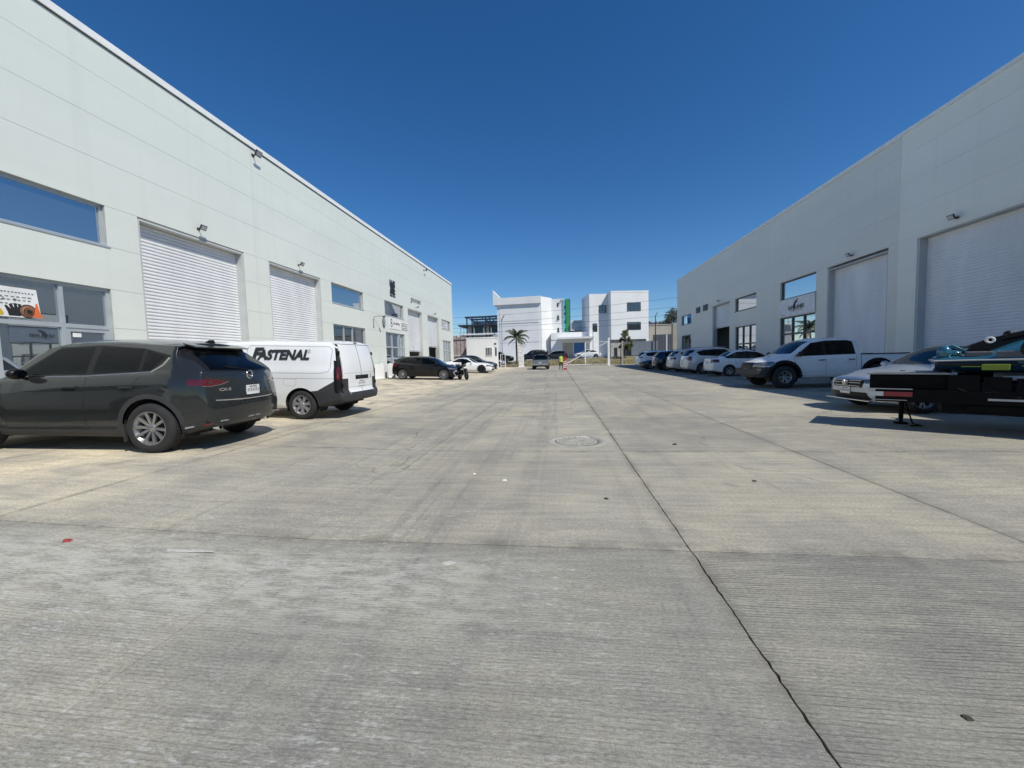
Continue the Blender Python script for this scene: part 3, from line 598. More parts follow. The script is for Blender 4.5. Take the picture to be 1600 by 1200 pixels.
# ------------------------------------------------------------------ behind the gate: verge, street, buildings
def sheet(name, pts_rows, m):
    b = MB(); n = len(pts_rows[0]); vs = [p for r in pts_rows for p in r]
    b.add(vs, [(j * n + i, j * n + i + 1, (j + 1) * n + i + 1, (j + 1) * n + i) for j in range(len(pts_rows) - 1) for i in range(n - 1)], True)
    return struct(b.build(name, m, None, fix=False))
rr = random.Random(8)
xs = [x * 1.0 for x in range(-40, 41)]
vrow = []
for y, t in ((56.0, 0), (57.0, .12), (58.2, .38), (59.4, .64), (60.6, .84), (61.8, 1.0)):
    vrow.append([(x, y, (0.28 + (street_z(x) + 0.02 - 0.28) * t) + (rr.uniform(-.06, .06) if 0 < t < 1 else 0)) for x in xs])
M_VERGE = mat('dry_grass_verge', (0.235, 0.200, 0.110), 0.95, var=0.35, scale=1.4, bump=0.6, bscale=8)
sheet('verge_bank', vrow, M_VERGE)
b = MB()
for x0 in range(-40, 40, 4): b.prism([(61.8, street_z(x0) - .2), (62.0, street_z(x0) - .2), (62.0, street_z(x0) + .12), (61.8, street_z(x0) + .12)], 'x', x0 + .004, x0 + 3.996)
struct(b.build('street_kerb', M_WHITEO))
sheet('street', [[(x, y, street_z(x)) for x in xs] for y in (61.98, 67, 72.0)], M_ASPH)
sheet('pavement', [[(x, y, street_z(x) + 0.13) for x in xs] for y in (72.0, 76, 84.0, 100)], M_GREYW)
# distant flat ground out to the horizon
b = MB(); b.add([(-1500, -1500, -.6), (1500, -1500, -.6), (1500, 1500, -.6), (-1500, 1500, -.6)], [(0, 1, 2, 3)]); struct(b.build('ground', M_SOIL, fix=False))
# grass blades on the bank
gb = MB(); rr = random.Random(3)
for i in range(5200):
    x = rr.uniform(-14, 20); y = rr.uniform(56.2, 61.6); t = (y - 56) / 5.8
    z = 0.28 + (street_z(x) - .26) * min(1, t * 1.02) - 0.04; h = rr.uniform(.08, .26) * (1.0 if rr.random() < .8 else 1.6); a = rr.uniform(0, 6.28); w = .05
    gb.add([(x - w * math.cos(a), y - w * math.sin(a), z), (x + w * math.cos(a), y + w * math.sin(a), z), (x + rr.uniform(-.1, .1), y + rr.uniform(-.1, .1), z + h)], [(0, 1, 2)])
M_GRASS = mat('dry_grass', (0.20, 0.185, 0.085), 0.9, var=0.45, scale=1.5)
stuff(gb.build('grass', M_GRASS, None, fix=False))

def window_grid(parent, x0, x1, y, z0, z1, nx_, nz, mglass, mframe, d=0.10):
    """window in a wall facing the camera: frame proud of the pane"""
    f = MB(); t = 0.05
    f.box(x0, x1, y - .06, y + .02, z0, z0 + t); f.box(x0, x1, y - .06, y + .02, z1 - t, z1); f.box(x0, x0 + t, y - .06, y + .02, z0 + t, z1 - t); f.box(x1 - t, x1, y - .06, y + .02, z0 + t, z1 - t)
    for i in range(1, nx_): x = x0 + (x1 - x0) * i / nx_; f.box(x - .025, x + .025, y - .055, y + .02, z0 + t, z1 - t)
    for i in range(1, nz): z = z0 + (z1 - z0) * i / nz; f.box(x0 + t, x1 - t, y - .05, y + .015, z - .02, z + .02)
    w = f.build('window', mframe, parent); p = MB(); p.box(x0 + t, x1 - t, y - .02, y - .012, z0 + t, z1 - t); p.build('pane', mglass, w); return w
M_GLASSF = glass('far_window_glass', (.2, .2, .2), blend=0.12, dark=(0.02, 0.024, 0.028))

# white building with the winged cornice
A = tag(empty('white_building', (-7.5, 78, 0)), 'big white windowless building with a pointed left cornice behind the palm', 'building', 'white buildings across the street')
def wb(n, m, *boxes, par=None, o=(-7.5, 78, 0)):
    b = MB()
    for q in boxes: b.box(q[0] - o[0], q[1] - o[0], q[2] - o[1], q[3] - o[1], q[4] - o[2], q[5] - o[2])
    return b.build(n, m, par or A)
wb('wall', M_WHITEO, (-12.0, -3.1, 78, 84.0, 0.9, 12.25))
wb('facade_panel', M_WHITEO, (-11.5, -3.55, 77.93, 78.0, 8.95, 11.75)); wb('facade_panel', M_WHITEO, (-11.5, -3.55, 77.93, 78.0, 4.75, 8.45)); wb('facade_panel', M_WHITEO, (-11.5, -3.55, 77.93, 78.0, 1.1, 4.55))
wb('string_course', M_WHITEO, (-11.5, -3.55, 77.86, 78.0, 8.55, 8.82))
b = MB(); b.box(-5.2, 4.4, -.45, 6.0, 12.25, 13.6); b.build('cornice', M_WHITEO, A)
b = MB(); b.prism([(-5.2, 13.6), (-3.75, 13.6), (-5.2, 15.2)], 'y', -.45, 1.2); b.build('cornice_wing', M_WHITEO, A)
b = MB(); b.prism([(4.4, 0), (6.1, 2.9), (6.1, 6.0), (4.4, 6.0)], 'z', .9, 13.55); b.build('corner_wall', M_WHITEO, A)
wb('wall', M_WHITEO, (-1.38, 1.15, 81.2, 84.0, .9, 13.35))
for z in (6.75, 9.3, 11.8): wb('slit_window', M_ALUD, (-.25, .05, 81.12, 81.2, z, z + .75)); wb('window_ledge', M_ALUD, (-.38, .18, 81.0, 81.19, z - .12, z)) if z < 11 else None
fl = tag(empty('facade_lamp', (.55, 80.7, 12.6)), 'slanted grey lamp near the top corner of the white building', 'lamp'); b = MB(); b.bar((-.3, 0, -.5), (.35, -.5, .5), .16); b.bar((0, 0, 0), (0, .5, 0), .08); b.build('housing', M_STEEL, fl)
A.rotation_euler.z = R(-5)
# coloured stair tower
T = tag(empty('stair_tower', (1.9, 80, 0)), 'slim green and turquoise tower between the white buildings', 'tower')
o_ = (1.9, 80, 0)
wb('panel', mat('turquoise_paint', (0.16, 0.47, 0.55), .5), (1.18, 1.78, 80.2, 82, 1, 13.2), par=T, o=o_); wb('panel', mat('green_paint', (0.04, 0.27, 0.09), .5), (1.78, 2.42, 80, 82, 1, 13.2), par=T, o=o_); wb('panel', mat('blue_paint', (0.03, 0.17, 0.36), .5), (2.42, 2.62, 80.1, 82, 1, 13.2), par=T, o=o_)
for z in (6.8, 8.5, 10.1, 11.4): wb('vent_window', M_ALUD, (1.45, 1.70, 80.1, 80.2, z, z + .45), par=T, o=o_)
# link building with the canopy
K = tag(empty('link_building', (2.5, 78, 0)), 'low white link building with a long canopy and a blue roller door', 'building'); o_ = (2.5, 78, 0)
wb('wall', M_WHITEO, (-1.36, 6.3, 78, 81, .9, 5.0), par=K, o=o_); wb('parapet', M_WHITEO, (-1.34, 6.3, 77.9, 81, 5.0, 6.4), par=K, o=o_)
wb('canopy', M_WHITEO, (.1, 6.75, 74.6, 77.9, 4.98, 5.32), par=K, o=o_)
wb('panel', M_BEIGE, (.95, 3.0, 77.93, 78, 1.1, 4.35), par=K, o=o_)
f = wb('door_frame', M_WHITE, (2.98, 3.1, 77.9, 78, 1.1, 4.4), (.8, .94, 77.9, 78, 1.1, 4.4), (.8, 3.1, 77.9, 78, 4.36, 4.48), par=K, o=o_)
M_BLUE = mat('blue_door_paint', (0.045, 0.15, 0.36), .5)
d = wb('roller_door', M_BLUE, (3.12, 5.35, 77.96, 78.0, 1.1, 4.3), par=K, o=o_)
for k in range(5): wb('door_panel', M_BLUE, (3.15, 5.32, 77.9, 77.96, 1.15 + k * .63, 1.15 + k * .63 + .58), par=d, o=o_)
# block at the back between tower and right block
Q = tag(empty('rear_block', (4.5, 88, 0)), 'low white rear block with a dark window band, seen above the link building', 'building'); o_ = (4.5, 88, 0)
wb('wall', M_WHITEO, (2.5, 7.2, 88, 92, 1, 9.6), par=Q, o=o_); wb('window_band', M_ALUD, (2.5, 7.1, 87.95, 88, 6.2, 7.3), par=Q, o=o_); wb('roof_slab', M_WHITEO, (2.4, 7.3, 87.5, 92, 7.3, 7.5), par=Q, o=o_)
wb('stair_head', M_WHITEO, (5.6, 7.2, 86, 88, 7.5, 12.6), par=Q, o=o_)
# right white block
B_ = tag(empty('white_building', (13, 76, 0)), 'white three storey block with dark barred windows right of the gate', 'building', 'white buildings across the street'); o_ = (13, 76, 0)
wb('wall', M_WHITEO, (6.35, 9.92, 78.0, 84, .9, 13.45), par=B_, o=o_)
wb('wall', M_WHITEO, (9.92, 17.1, 76, 84, 4.6, 13.55), par=B_, o=o_)
wb('parapet', M_WHITEO, (9.9, 17.12, 75.97, 84, 13.3, 13.62), par=B_, o=o_)
wb('corner_pier', M_WHITEO, (16.6, 17.1, 75.9, 84, 4.05, 4.6), par=B_, o=o_)
wb('base_wall', mat('stone_base', (.36, .345, .31), .9, var=.2, scale=2), (9.95, 16.55, 76.4, 84, .9, 4.6), par=B_, o=o_)
for x0, x1, z0, z1 in ((13.0, 15.6, 9.85, 11.45), (13.0, 15.6, 6.35, 7.8)): window_grid(B_, x0 - 13, x1 - 13, 0.0, z0, z1, 4, 3, M_GLASSF, M_ALUD)
for x0, x1, z0, z1 in ((8.2, 9.65, 9.8, 11.3), (6.95, 7.85, 6.3, 7.85)): window_grid(B_, x0 - 13, x1 - 13, 2.0, z0, z1, 2, 3, M_GLASSF, M_ALUD)
for x0, x1 in ((10.6, 11.2), (12.2, 13.9)): window_grid(B_, x0 - 13, x1 - 13, .4, 1.4, 3.1, 3, 2, M_GLASSF, M_ALUD)
B_.rotation_euler.z = R(10)
# grey fence panels and dark gate right of it
fz = tag(empty('metal_fence', (15, 73, 0)), 'grey sheet metal fence beside the white block on the right', 'fence'); o_ = (15, 73, 0)
for k in range(4): wb('fence_panel', mat('grey_sheet_metal', (.20, .225, .25), .55, .2) if k == 0 else bpy.data.materials['grey_sheet_metal'], (13.2 + k * 1.16, 14.34 + k * 1.16, 73, 73.06, 1.2, 4.05), par=fz, o=o_)
fz2 = tag(empty('metal_gate', (19.3, 74, 0)), 'dark slatted metal gate below the beige retaining wall', 'gate'); o_ = (19.3, 74, 0)
M_DGREY = mat('dark_grey_steel', (.075, .085, .10), .55, .2)
for k in range(11): wb('slat', M_DGREY, (17.2 + k * .36, 17.2 + k * .36 + .33, 74, 74.06, 1.2, 5.2), par=fz2, o=o_)
rw = tag(empty('retaining_wall', (21, 80, 0)), 'beige concrete retaining wall under the dark hillside trees', 'wall'); o_ = (21, 80, 0)
wb('wall', M_BEIGE, (17.3, 30, 80, 82, .9, 7.35), par=rw, o=o_); wb('coping', M_BEIGE, (17.25, 30, 79.9, 82.1, 7.35, 7.5), par=rw, o=o_)
cp = tag(empty('concrete_pillar', (16.6, 58, 0)), 'tall pale concrete pillar beside the end of the right warehouse', 'pillar'); o_ = (16.6, 58, 0)
wb('shaft', M_BEIGE, (16.1, 17.2, 57.6, 58.4, .2, 5.9), par=cp, o=o_)
# hillside with trees
b = MB(); hv = []; hx = list(range(14, 90, 4)); rr = random.Random(5)
for j, (y, z) in enumerate(((82.1, 5.5), (95, 6.4), (115, 8.6), (150, 11), (190, 9))): hv += [(x, y, (z + rr.uniform(-.6, .6)) * min(1, max(.25, (x - 10) / 22)) if j > 1 else z) for x in hx]
n = len(hx); b.add(hv, [(j * n + i, j * n + i + 1, (j + 1) * n + i + 1, (j + 1) * n + i) for j in range(4) for i in range(n - 1)], True); struct(b.build('hillside', M_SOIL, fix=False))

# ------------------------------------------------------------------ plants
def leaf_mat(name, col, var=.4):
    m = mat(name, col, .7, 0, var=var, scale=.9); return m
M_BARK = mat('bark', (.13, .10, .075), .95, var=.3, scale=6, bump=.6, bscale=20)
def crown_mesh(seed, clumps, n, leaf):
    r = random.Random(seed); vs = []; fs = []
    for (cx, cy, cz, rad) in clumps:
        for i in range(int(n * rad * rad)):
            d = Vector((r.gauss(0, 1), r.gauss(0, 1), r.gauss(0, 1))).normalized() * rad * (r.random() ** .45) * (0.8 + .35 * r.random())
            p = Vector((cx, cy, cz)) + d; a = Vector((r.gauss(0, 1), r.gauss(0, 1), r.gauss(0, 1))).normalized(); c = a.orthogonal().normalized(); s = leaf * r.uniform(.6, 1.3); k = len(vs)
            vs += [p - a * s, p + c * s * .5, p + a * s, p - c * s * .5]; fs.append((k, k + 1, k + 2, k + 3))
    return vs, fs
def tree(loc, h, clumps, label, seed, leafm, trunk_r=.09, leaf=.13, n=600, group=None, name='tree'):
    t = tag(empty(name, loc), label, 'tree', group)
    b = MB(); b.tube([(0, 0, -.1), (.03, 0, h * .3), (-.02, .03, h * .6), (.02, 0, h * .9)], [trunk_r, trunk_r * .8, trunk_r * .55, trunk_r * .2], 8); r = random.Random(seed)
    for cx, cy, cz, rad in clumps: b.tube([(0, 0, max(.5, cz - rad * 1.4)), (cx * .5, cy * .5, cz - rad * .5), (cx, cy, cz)], [trunk_r * .4, trunk_r * .3, trunk_r * .1], 5)
    b.build('trunk', M_BARK, t)
    vs, fs = crown_mesh(seed, clumps, n, leaf); c = MB(); c.add(vs, fs); c.build('crown', leafm, t, fix=False); return t
M_LEAFT = leaf_mat('tree_leaves', (.085, .10, .035))
rr = random.Random(21); cl = []
for i in range(26):
    u = rr.random(); z = 1.6 + 2.9 * u; w = 1.15 * (1 - .75 * abs(u - .25) ** 1.1 * 1.3); a = rr.uniform(0, 6.28); q = w * math.sqrt(rr.random()) * .85
    cl.append((q * math.cos(a), q * math.sin(a), z, rr.uniform(.22, .42)))
tree((10.0, 60, .85), 4.4, cl, 'small conical leafy tree on the verge in front of the white block', 5, M_LEAFT, n=1700, leaf=.085, trunk_r=.07)
M_LEAFD = leaf_mat('dark_leaves', (.035, .045, .03))
for i, (x, y, z, s, lab) in enumerate(((31.6, 112, 10.2, 2.4, 'dark round tree on the hillside nearest the right warehouse'), (29.4, 112, 9.2, 1.7, 'smaller dark tree on the hillside, middle of the row'), (27.2, 112, 8.0, 1.5, 'low dark tree on the hillside beside the purple bush'), (34.5, 116, 11.2, 2.6, 'tall dark hillside tree half hidden by the right warehouse'))):
    rr = random.Random(40 + i); tree((x, y, z - 1.2), 2.2 * s, [(rr.uniform(-.8, .8) * s, rr.uniform(-.6, .6) * s, 1.1 + s * rr.uniform(.4, 1.2), s * rr.uniform(.4, .62)) for _ in range(8)], lab, 60 + i, M_LEAFD, n=130, leaf=.22, trunk_r=.2, group='trees on the hillside')
bu = tag(empty('flowering_bush', (18.9, 81.2, 7.3)), 'purple flowering bush hanging over the beige retaining wall', 'bush'); rr = random.Random(9)
vs, fs = crown_mesh(77, [(rr.uniform(-1.2, 1.4), rr.uniform(-.3, .3), rr.uniform(.1, .8), rr.uniform(.35, .55)) for _ in range(8)], 420, .12); c = MB(); c.add(vs, fs); c.build('foliage', leaf_mat('purple_bracts', (.16, .07, .16), .5), bu, fix=False)
b = MB(); b.tube([(0, 0, -.3), (.1, 0, .6)], .06, 6); b.build('stem', M_BARK, bu)

# palm in front of the white building
PL = tag(empty('palm_tree', (-6.15, 58.5, .3)), 'slender palm with arching feathery fronds beside the white gate pillar', 'palm tree')
b = MB(); b.tube([(0, 0, -.2), (.02, 0, 1), (.0, 0, 2.4), (-.03, 0, 3.6), (0, 0, 4.4)], [.19, .15, .13, .12, .10], 10); b.build('trunk', M_BARK, PL)
M_FROND = leaf_mat('palm_frond', (.085, .10, .055), .35); M_FRONDD = leaf_mat('dry_palm_frond', (.21, .19, .14), .3)
def frond(seed, az, up, ln, droop, m):
    r = random.Random(seed); b = MB(); N = 26; p = Vector((0, 0, 4.25)); pts = []; el = up
    for i in range(N + 1):
        pts.append(p.copy()); p = p + Vector((math.cos(az) * math.cos(el), math.sin(az) * math.cos(el), math.sin(el))) * ln / N; el -= droop / N * (0.4 + 1.2 * i / N)
    b.tube(pts[::3] + [pts[-1]], [.03 - .022 * k / (len(pts[::3])) for k in range(len(pts[::3]) + 1)], 4)
    side = Vector((-math.sin(az), math.cos(az), 0))
    for i in range(3, N + 1):
        t = i / N; l = .62 * math.sin(math.pi * min(1, .12 + t * .85)) ** .7 * r.uniform(.8, 1.1); d = (pts[min(i + 1, N)] - pts[i - 1]).normalized()
        for sgn in (-1, 1):
            for q in (0, .5):
                o = pts[i] - d * q * ln / N; tip = o + (side * sgn * .72 + d * .55 + Vector((0, 0, -.45 - .3 * r.random()))).normalized() * l
                w = d * .04; b.add([o - w, o + w, tip], [(0, 1, 2)])
    return b.build('frond', m, PL, fix=False)
k = 0
for az, up, ln, dr in ((0.2, 1.15, 2.3, 1.7), (1.2, 1.2, 2.2, 1.5), (2.6, 1.25, 2.2, 1.5), (3.5, 1.1, 2.1, 1.4), (4.5, 1.3, 2.2, 1.6), (5.4, 1.1, 2.3, 1.6), (0.5, .75, 2.5, 2.1), (5.9, .7, 2.5, 2.2), (3.0, .55, 2.5, 2.1), (3.7, .5, 2.3, 2.0), (1.7, .7, 2.2, 2.0), (4.9, .6, 2.2, 2.3), (0.0, .25, 2.2, 2.0), (5.3, .1, 2.0, 1.7)):
    frond(k, az, up, ln, dr, M_FROND); k += 1
for az, up, ln, dr in ((6.1, -.2, 2.0, 1.4), (5.6, -.5, 1.9, 1.0), (0.4, -.5, 1.9, 1.0), (3.3, -.3, 1.8, 1.2)): frond(k, az, up, ln, dr, M_FRONDD); k += 1

# ------------------------------------------------------------------ unfinished steel frame and rusty screen, left
C_ = tag(empty('steel_frame_building', (-20, 95, 0)), 'unfinished navy steel frame building beyond the guard house', 'building'); o_ = (-20, 95, 0)
def cb(n, m, *bx): return wb(n, m, *bx, par=C_, o=o_)
cb('roof_beam', M_NAVY, (-22.6, -13.2, 95, 95.5, 11.75, 12.15)); cb('roof_beam', M_NAVY, (-22.6, -13.2, 101, 101.5, 11.8, 12.2))
cb('deck', M_NAVY, (-24.2, -13.2, 94.2, 102, 9.8, 10.1))
for x in (-22.3, -21.0, -17.6, -16.6, -13.8):
    for y in (95.1, 101.1): cb('column', M_NAVY, (x, x + .28, y, y + .28, 1, 11.75))
for x in (-21.8, -18.4, -15): b = MB(); b.bar((x + 20, .2, 11.7), (x + 21.6, .2, 10.9), .16); b.bar((x + 20, 6.2, 11.7), (x + 22, 6.2, 10.9), .16); b.build('brace', M_NAVY, C_)
cb('back_wall', mat('pale_block_wall', (.42, .44, .45), .9, var=.15), (-22, -13.4, 101.6, 101.8, 9.9, 11.6))
for x0, x1 in ((-21.9, -20.4), (-18.0, -16.2)): cb('wall_panel', M_BEIGE, (x0, x1, 95.1, 95.3, 8.0, 9.8))
for x0, x1 in ((-20.3, -18.1), (-16.1, -13.3)): cb('dark_opening', M_ALUD, (x0, x1, 95.2, 95.3, 8.0, 9.8))
cb('floor_slab', M_WHITE, (-24.2, -15.5, 94.6, 102, 7.6, 7.9)); cb('wall', M_GREYW, (-24, -13.4, 95.4, 95.8, .5, 7.5)); cb('dark_window', M_ALUD, (-20.2, -18.2, 95.3, 95.4, 6.4, 7.2))
for k in range(3): b = MB(); x = 3.2 + k * 1.35; b.bar((x, -.1, 5.6), (x + .7, -.1, 7.1), .12); b.bar((x + .7, -.1, 7.1), (x + 1.35, -.1, 5.6), .12); b.build('roof_truss', M_WHITE, C_)
for x in (-23.6, -22.8): cb('rail_post', M_NAVY, (x, x + .08, 94.3, 94.4, 7.9, 9.8))
F_ = tag(empty('rusty_screen_fence', (-12.2, 50, 0)), 'rusty mesh screen fence between the left warehouse and the guard house', 'fence'); o_ = (-12.2, 50, 0)
for k in range(6):
    x = -13.6 + k * .52; wb('post', M_RUST, (x, x + .07, 50 - .05 - k * .0, 50 + .05, .2, 4.75 - k * .09), par=F_, o=o_)
    if k < 5: wb('mesh_panel', mat('faded_screen', (.46, .38, .36), .9, var=.25, scale=2) if k == 0 else bpy.data.materials['faded_screen'], (x + .07, x + .52, 50 - .01, 50 + .01, .25, 4.6 - k * .09), par=F_, o=o_)
wb('rail', M_WHITE, (-13.6, -10.95, 49.9, 49.95, 1.95, 2.05), par=F_, o=o_); wb('rail', M_RUST, (-13.6, -10.95, 49.88, 49.95, 4.1, 4.16), par=F_, o=o_)

# guard house
G = tag(empty('guard_house', (-9, 47, 0)), 'small white flat roofed guard house beside the gate, with a window', 'guard house'); o_ = (-9, 47, 0)
b = MB(); b.box(-2.1, 1.3, 0, 3.4, .0, 4.0, 0.03); b.build('wall', M_WHITEO, G)
wb('roof_edge', M_WHITE, (-11.13, -7.67, 46.97, 50.43, 4.0, 4.14), par=G, o=o_)
window_grid(G, .28, 1.08, 0, 1.85, 2.9, 3, 1, M_GLASSF, M_WHITE)
f = MB(); f.box(1.30, 1.34, .7, 1.9, .95 + .9, 2.9); f.build('window', M_ALUD, G)
ac = MB(); ac.lathe([(0, 0), (.10, 0), (.12, .25), (0, .25)], 12, axis='x', c=(1.3, .2, 3.3)); ac.build('camera_bracket', M_LAMP, G)

# ------------------------------------------------------------------ gate and posts
GP = tag(empty('gate_pillar', (-5.05, 54, gz(-5, 54))), 'broad white textured gate pillar beside the palm', 'gate pillar')
b = MB(); b.box(-.34, .34, -.34, .34, 0, 3.0, .02); b.build('shaft', mat('flaking_white_paint', (.72, .71, .67), .9, var=.35, scale=7, bump=.5, bscale=20), GP); b = MB(); b.box(-.39, .39, -.39, .39, 3.0, 3.09); b.box(-.4, .4, -.4, .4, -.05, .12); b.build('cap_and_foot', M_WHITEO, GP)
GT = tag(empty('sliding_gate', (5.2, 54.2, 0)), 'white tube sliding gate with a long diagonal brace, pushed open', 'gate')
b = MB(); b.bar((-4.3, 0, .42), (-.8, 0, .42), .09); b.bar((-.8, 0, .42), (1.55, 0, .42), .05); b.bar((-1.5, 0, 3.45), (1.55, 0, 3.45), .06); b.bar((-1.5, 0, .48), (-1.5, 0, 3.4), .13); b.bar((1.5, 0, .48), (1.5, 0, 3.4), .05); b.build('gate_frame', M_WHITE, GT)
b = MB(); b.bar((-4.25, .0, .5), (-1.58, .0, 1.92), .10); b.bar((-1.42, 0, 1.98), (1.42, 0, 3.38), .08); b.build('brace', M_WHITE, GT)
b = MB()
for x in (-4.0, 1.2): b.lathe([(0, -.03), (.08, -.03), (.08, .03), (0, .03)], 12, axis='y', c=(x, 0, .31))
b.build('wheels', M_STEEL, GT)
def post(name, x, y, z0, z1, w, m, label, cat='post', cap=True):
    t = tag(empty(name, (x, y, z0)), label, cat, 'posts along the gate line'); b = MB(); b.box(-w / 2, w / 2, -w / 2, w / 2, 0, z1 - z0, .01); b.build('shaft', m, t)
    b = MB(); b.box(-w * .56, w * .56, -w * .56, w * .56, z1 - z0, z1 - z0 + .04); b.box(-w, w, -w, w, -.1, .02); b.build('cap_and_base', m, t); return t
post('gate_post', 6.85, 54.4, .25, 3.95, .25, M_WHITE, 'tall thick white steel gate post right of the sliding gate')
post('gate_post', 8.65, 54.4, .25, 3.45, .20, M_BEIGE, 'beige concrete gate post in front of the conical tree')
post('gate_post', 8.40, 54.5, .25, 2.6, .07, M_ALUD, 'thin dark post close beside the beige gate post')
post('fence_post', 14.4, 54.4, .3, 4.1, .14, M_WHITE, 'slim white post beyond the dark blue car near the right warehouse')
pf = tag(empty('pedestrian_gate', (-7.1, 51.2, gz(-7, 51))), 'narrow white pedestrian gate frame right of the guard house', 'gate'); b = MB()
b.bar((-.42, 0, 0), (-.42, 0, 1.85), .07); b.bar((.18, 0, 0), (.18, 0, 1.85), .07); b.bar((-.42, 0, .3), (.18, 0, .3), .05); b.bar((-.42, 0, 1.82), (.18, 0, 1.82), .05); b.build('frame', M_WHITE, pf)
def street_lamp(x, y, z0, h, m, label, arm=(.35, 0), r=.05):
    t = tag(empty('street_lamp', (x, y, z0)), label, 'street lamp', 'street lamps along the street'); b = MB(); b.tube([(0, 0, 0), (0, 0, h * .5), (0, 0, h)], [r * 1.3, r, r * .8], 8); b.build('pole', m, t)
    b = MB(); b.bar((-.05, 0, h), (arm[0], 0, h + .75), .14, .09); b.bar((0, 0, h - .1), (.1, 0, h + .2), .06); b.build('lamp_head', M_LAMP, t); return t
street_lamp(-7.75, 54.5, .2, 6.6, M_STEEL, 'thin grey street lamp in front of the pointed white building', (.4, 0))
street_lamp(17.3, 72.6, 1.5, 6.8, M_LAMP, 'dark street lamp between the white block and the retaining wall', (.35, 0), .09)
street_lamp(6.35, 72.6, 1.4, 5.0, M_STEEL, 'short grey street lamp with a dark head before the recessed facade', (.1, 0), .06)
for i, (z, dz, y) in enumerate(((7.6, .6, 66), (8.6, .9, 66.4), (6.7, .5, 65.6), (9.9, 1.1, 66.8))):
    b = MB(); b.tube([(x, y, z + dz * x / 20 - .5 + .5 * ((x - 3) / 24) ** 2) for x in range(-30, 31, 3)], .018, 4)
    tag(b.build('overhead_cable', M_ALUD), ('lowest but one', 'third', 'lowest', 'topmost')[i] + ' of the four overhead cables crossing in front of the white buildings', 'cable', 'overhead cables')

# white plastic water barriers against the left wall
def barrier():
    t = empty('plastic_barrier'); b = MB()
    b.prism([(-.42, 0), (-.2, 0), (-.17, .42), (.17, .42), (.2, 0), (.42, 0), (.38, .12), (.30, .95), (-.30, .95), (-.38, .12)], 'x', -.30, .30); b.build('body', M_WHITE, t)
    b = MB(); b.box(-.28, .28, -.155, .155, .01, .40); b.build('opening', M_ALUD, t); b = MB(); b.lathe([(0, .95), (.08, .95), (.08, 1.0), (0, 1.0)], 12); b.build('filler_cap', M_WHITE, t); return t
q = barrier(); q.location = (-11.55, 24.6, gz(-11.55, 25)); tag(q, 'left one of two white hollow plastic blocks at the foot of the left wall', 'barrier', 'white plastic blocks')
q = copy_tree(q); q.location = (-11.5, 25.85, gz(-11.5, 25)); tag(q, 'right one of two white hollow plastic blocks, next to the shop front', 'barrier', 'white plastic blocks')

# ================================================================== VEHICLES
M_TYRE = mat('tyre_rubber', (.022, .022, .023), .85, var=.2, scale=8)
M_RIM = mat('alloy', (.36, .37, .38), .32, .8, var=.05); M_RIMD = mat('dark_alloy', (.03, .03, .032), .35, .5); M_BRAKE = mat('brake_shadow', (.02, .02, .02), .8)
M_CAR_GLASS = glass('tinted_car_glass', (.14, .16, .16), blend=.0, dark=(.004, .005, .006), see=.5, ior=1.26)
M_CAR_GLASSC = glass('clear_car_glass', (.36, .40, .39), blend=.0, dark=(.008, .009, .010), see=.75, ior=1.40)
M_TRIM = mat('black_trim', (.010, .010, .011), .4, 0, var=.05, spec=.25); M_CLAD = mat('grey_black_plastic', (.035, .036, .038), .65, 0, var=.1, scale=5)
M_SEAM = mat('panel_gap', (.006, .006, .006), .9); M_CHROME = mat('chrome', (.80, .80, .80), .12, 1.0, var=.02)
M_RED = mat('red_lamp', (.085, .004, .005), .12, 0, var=.1, scale=20, coat=1); M_HEAD = mat('headlamp', (.17, .18, .18), .10, .35, var=.3, scale=14, coat=1)
M_PLATE = mat('number_plate', (.72, .73, .72), .4); M_SEAT = mat('seat_fabric', (.022, .022, .024), .9); M_UNDER = mat('underbody', (.012, .012, .012), .9)
M_HEADD = mat('smoked_headlamp', (.05, .052, .055), .10, .3, var=.3, scale=14, coat=1)

def pchip(pts):
    x = np.array([p[0] for p in pts], float); y = np.array([p[1] for p in pts], float); h = np.diff(x); d = np.diff(y) / h; m = np.zeros(len(x))
    for i in range(1, len(x) - 1):
        if d[i - 1] * d[i] > 0: w1 = 2 * h[i] + h[i - 1]; w2 = h[i] + 2 * h[i - 1]; m[i] = (w1 + w2) / (w1 / d[i - 1] + w2 / d[i])
    m[0], m[-1] = d[0], d[-1]
    def f(t):
        t = min(max(t, x[0]), x[-1]); i = min(int(np.searchsorted(x, t, 'right')) - 1, len(x) - 2); i = max(i, 0); u = (t - x[i]) / h[i]
        return float((1 + 2 * u) * (1 - u) ** 2 * y[i] + u * (1 - u) ** 2 * h[i] * m[i] + u * u * (3 - 2 * u) * y[i + 1] + u * u * (u - 1) * h[i] * m[i + 1])
    return f
def smooth(t): t = min(1, max(0, t)); return t * t * (3 - 2 * t)
SIDE = [(0, .935), (.12, .965), (.35, .99), (.55, 1.0), (.78, .992), (.92, .968), (1.0, .945)]

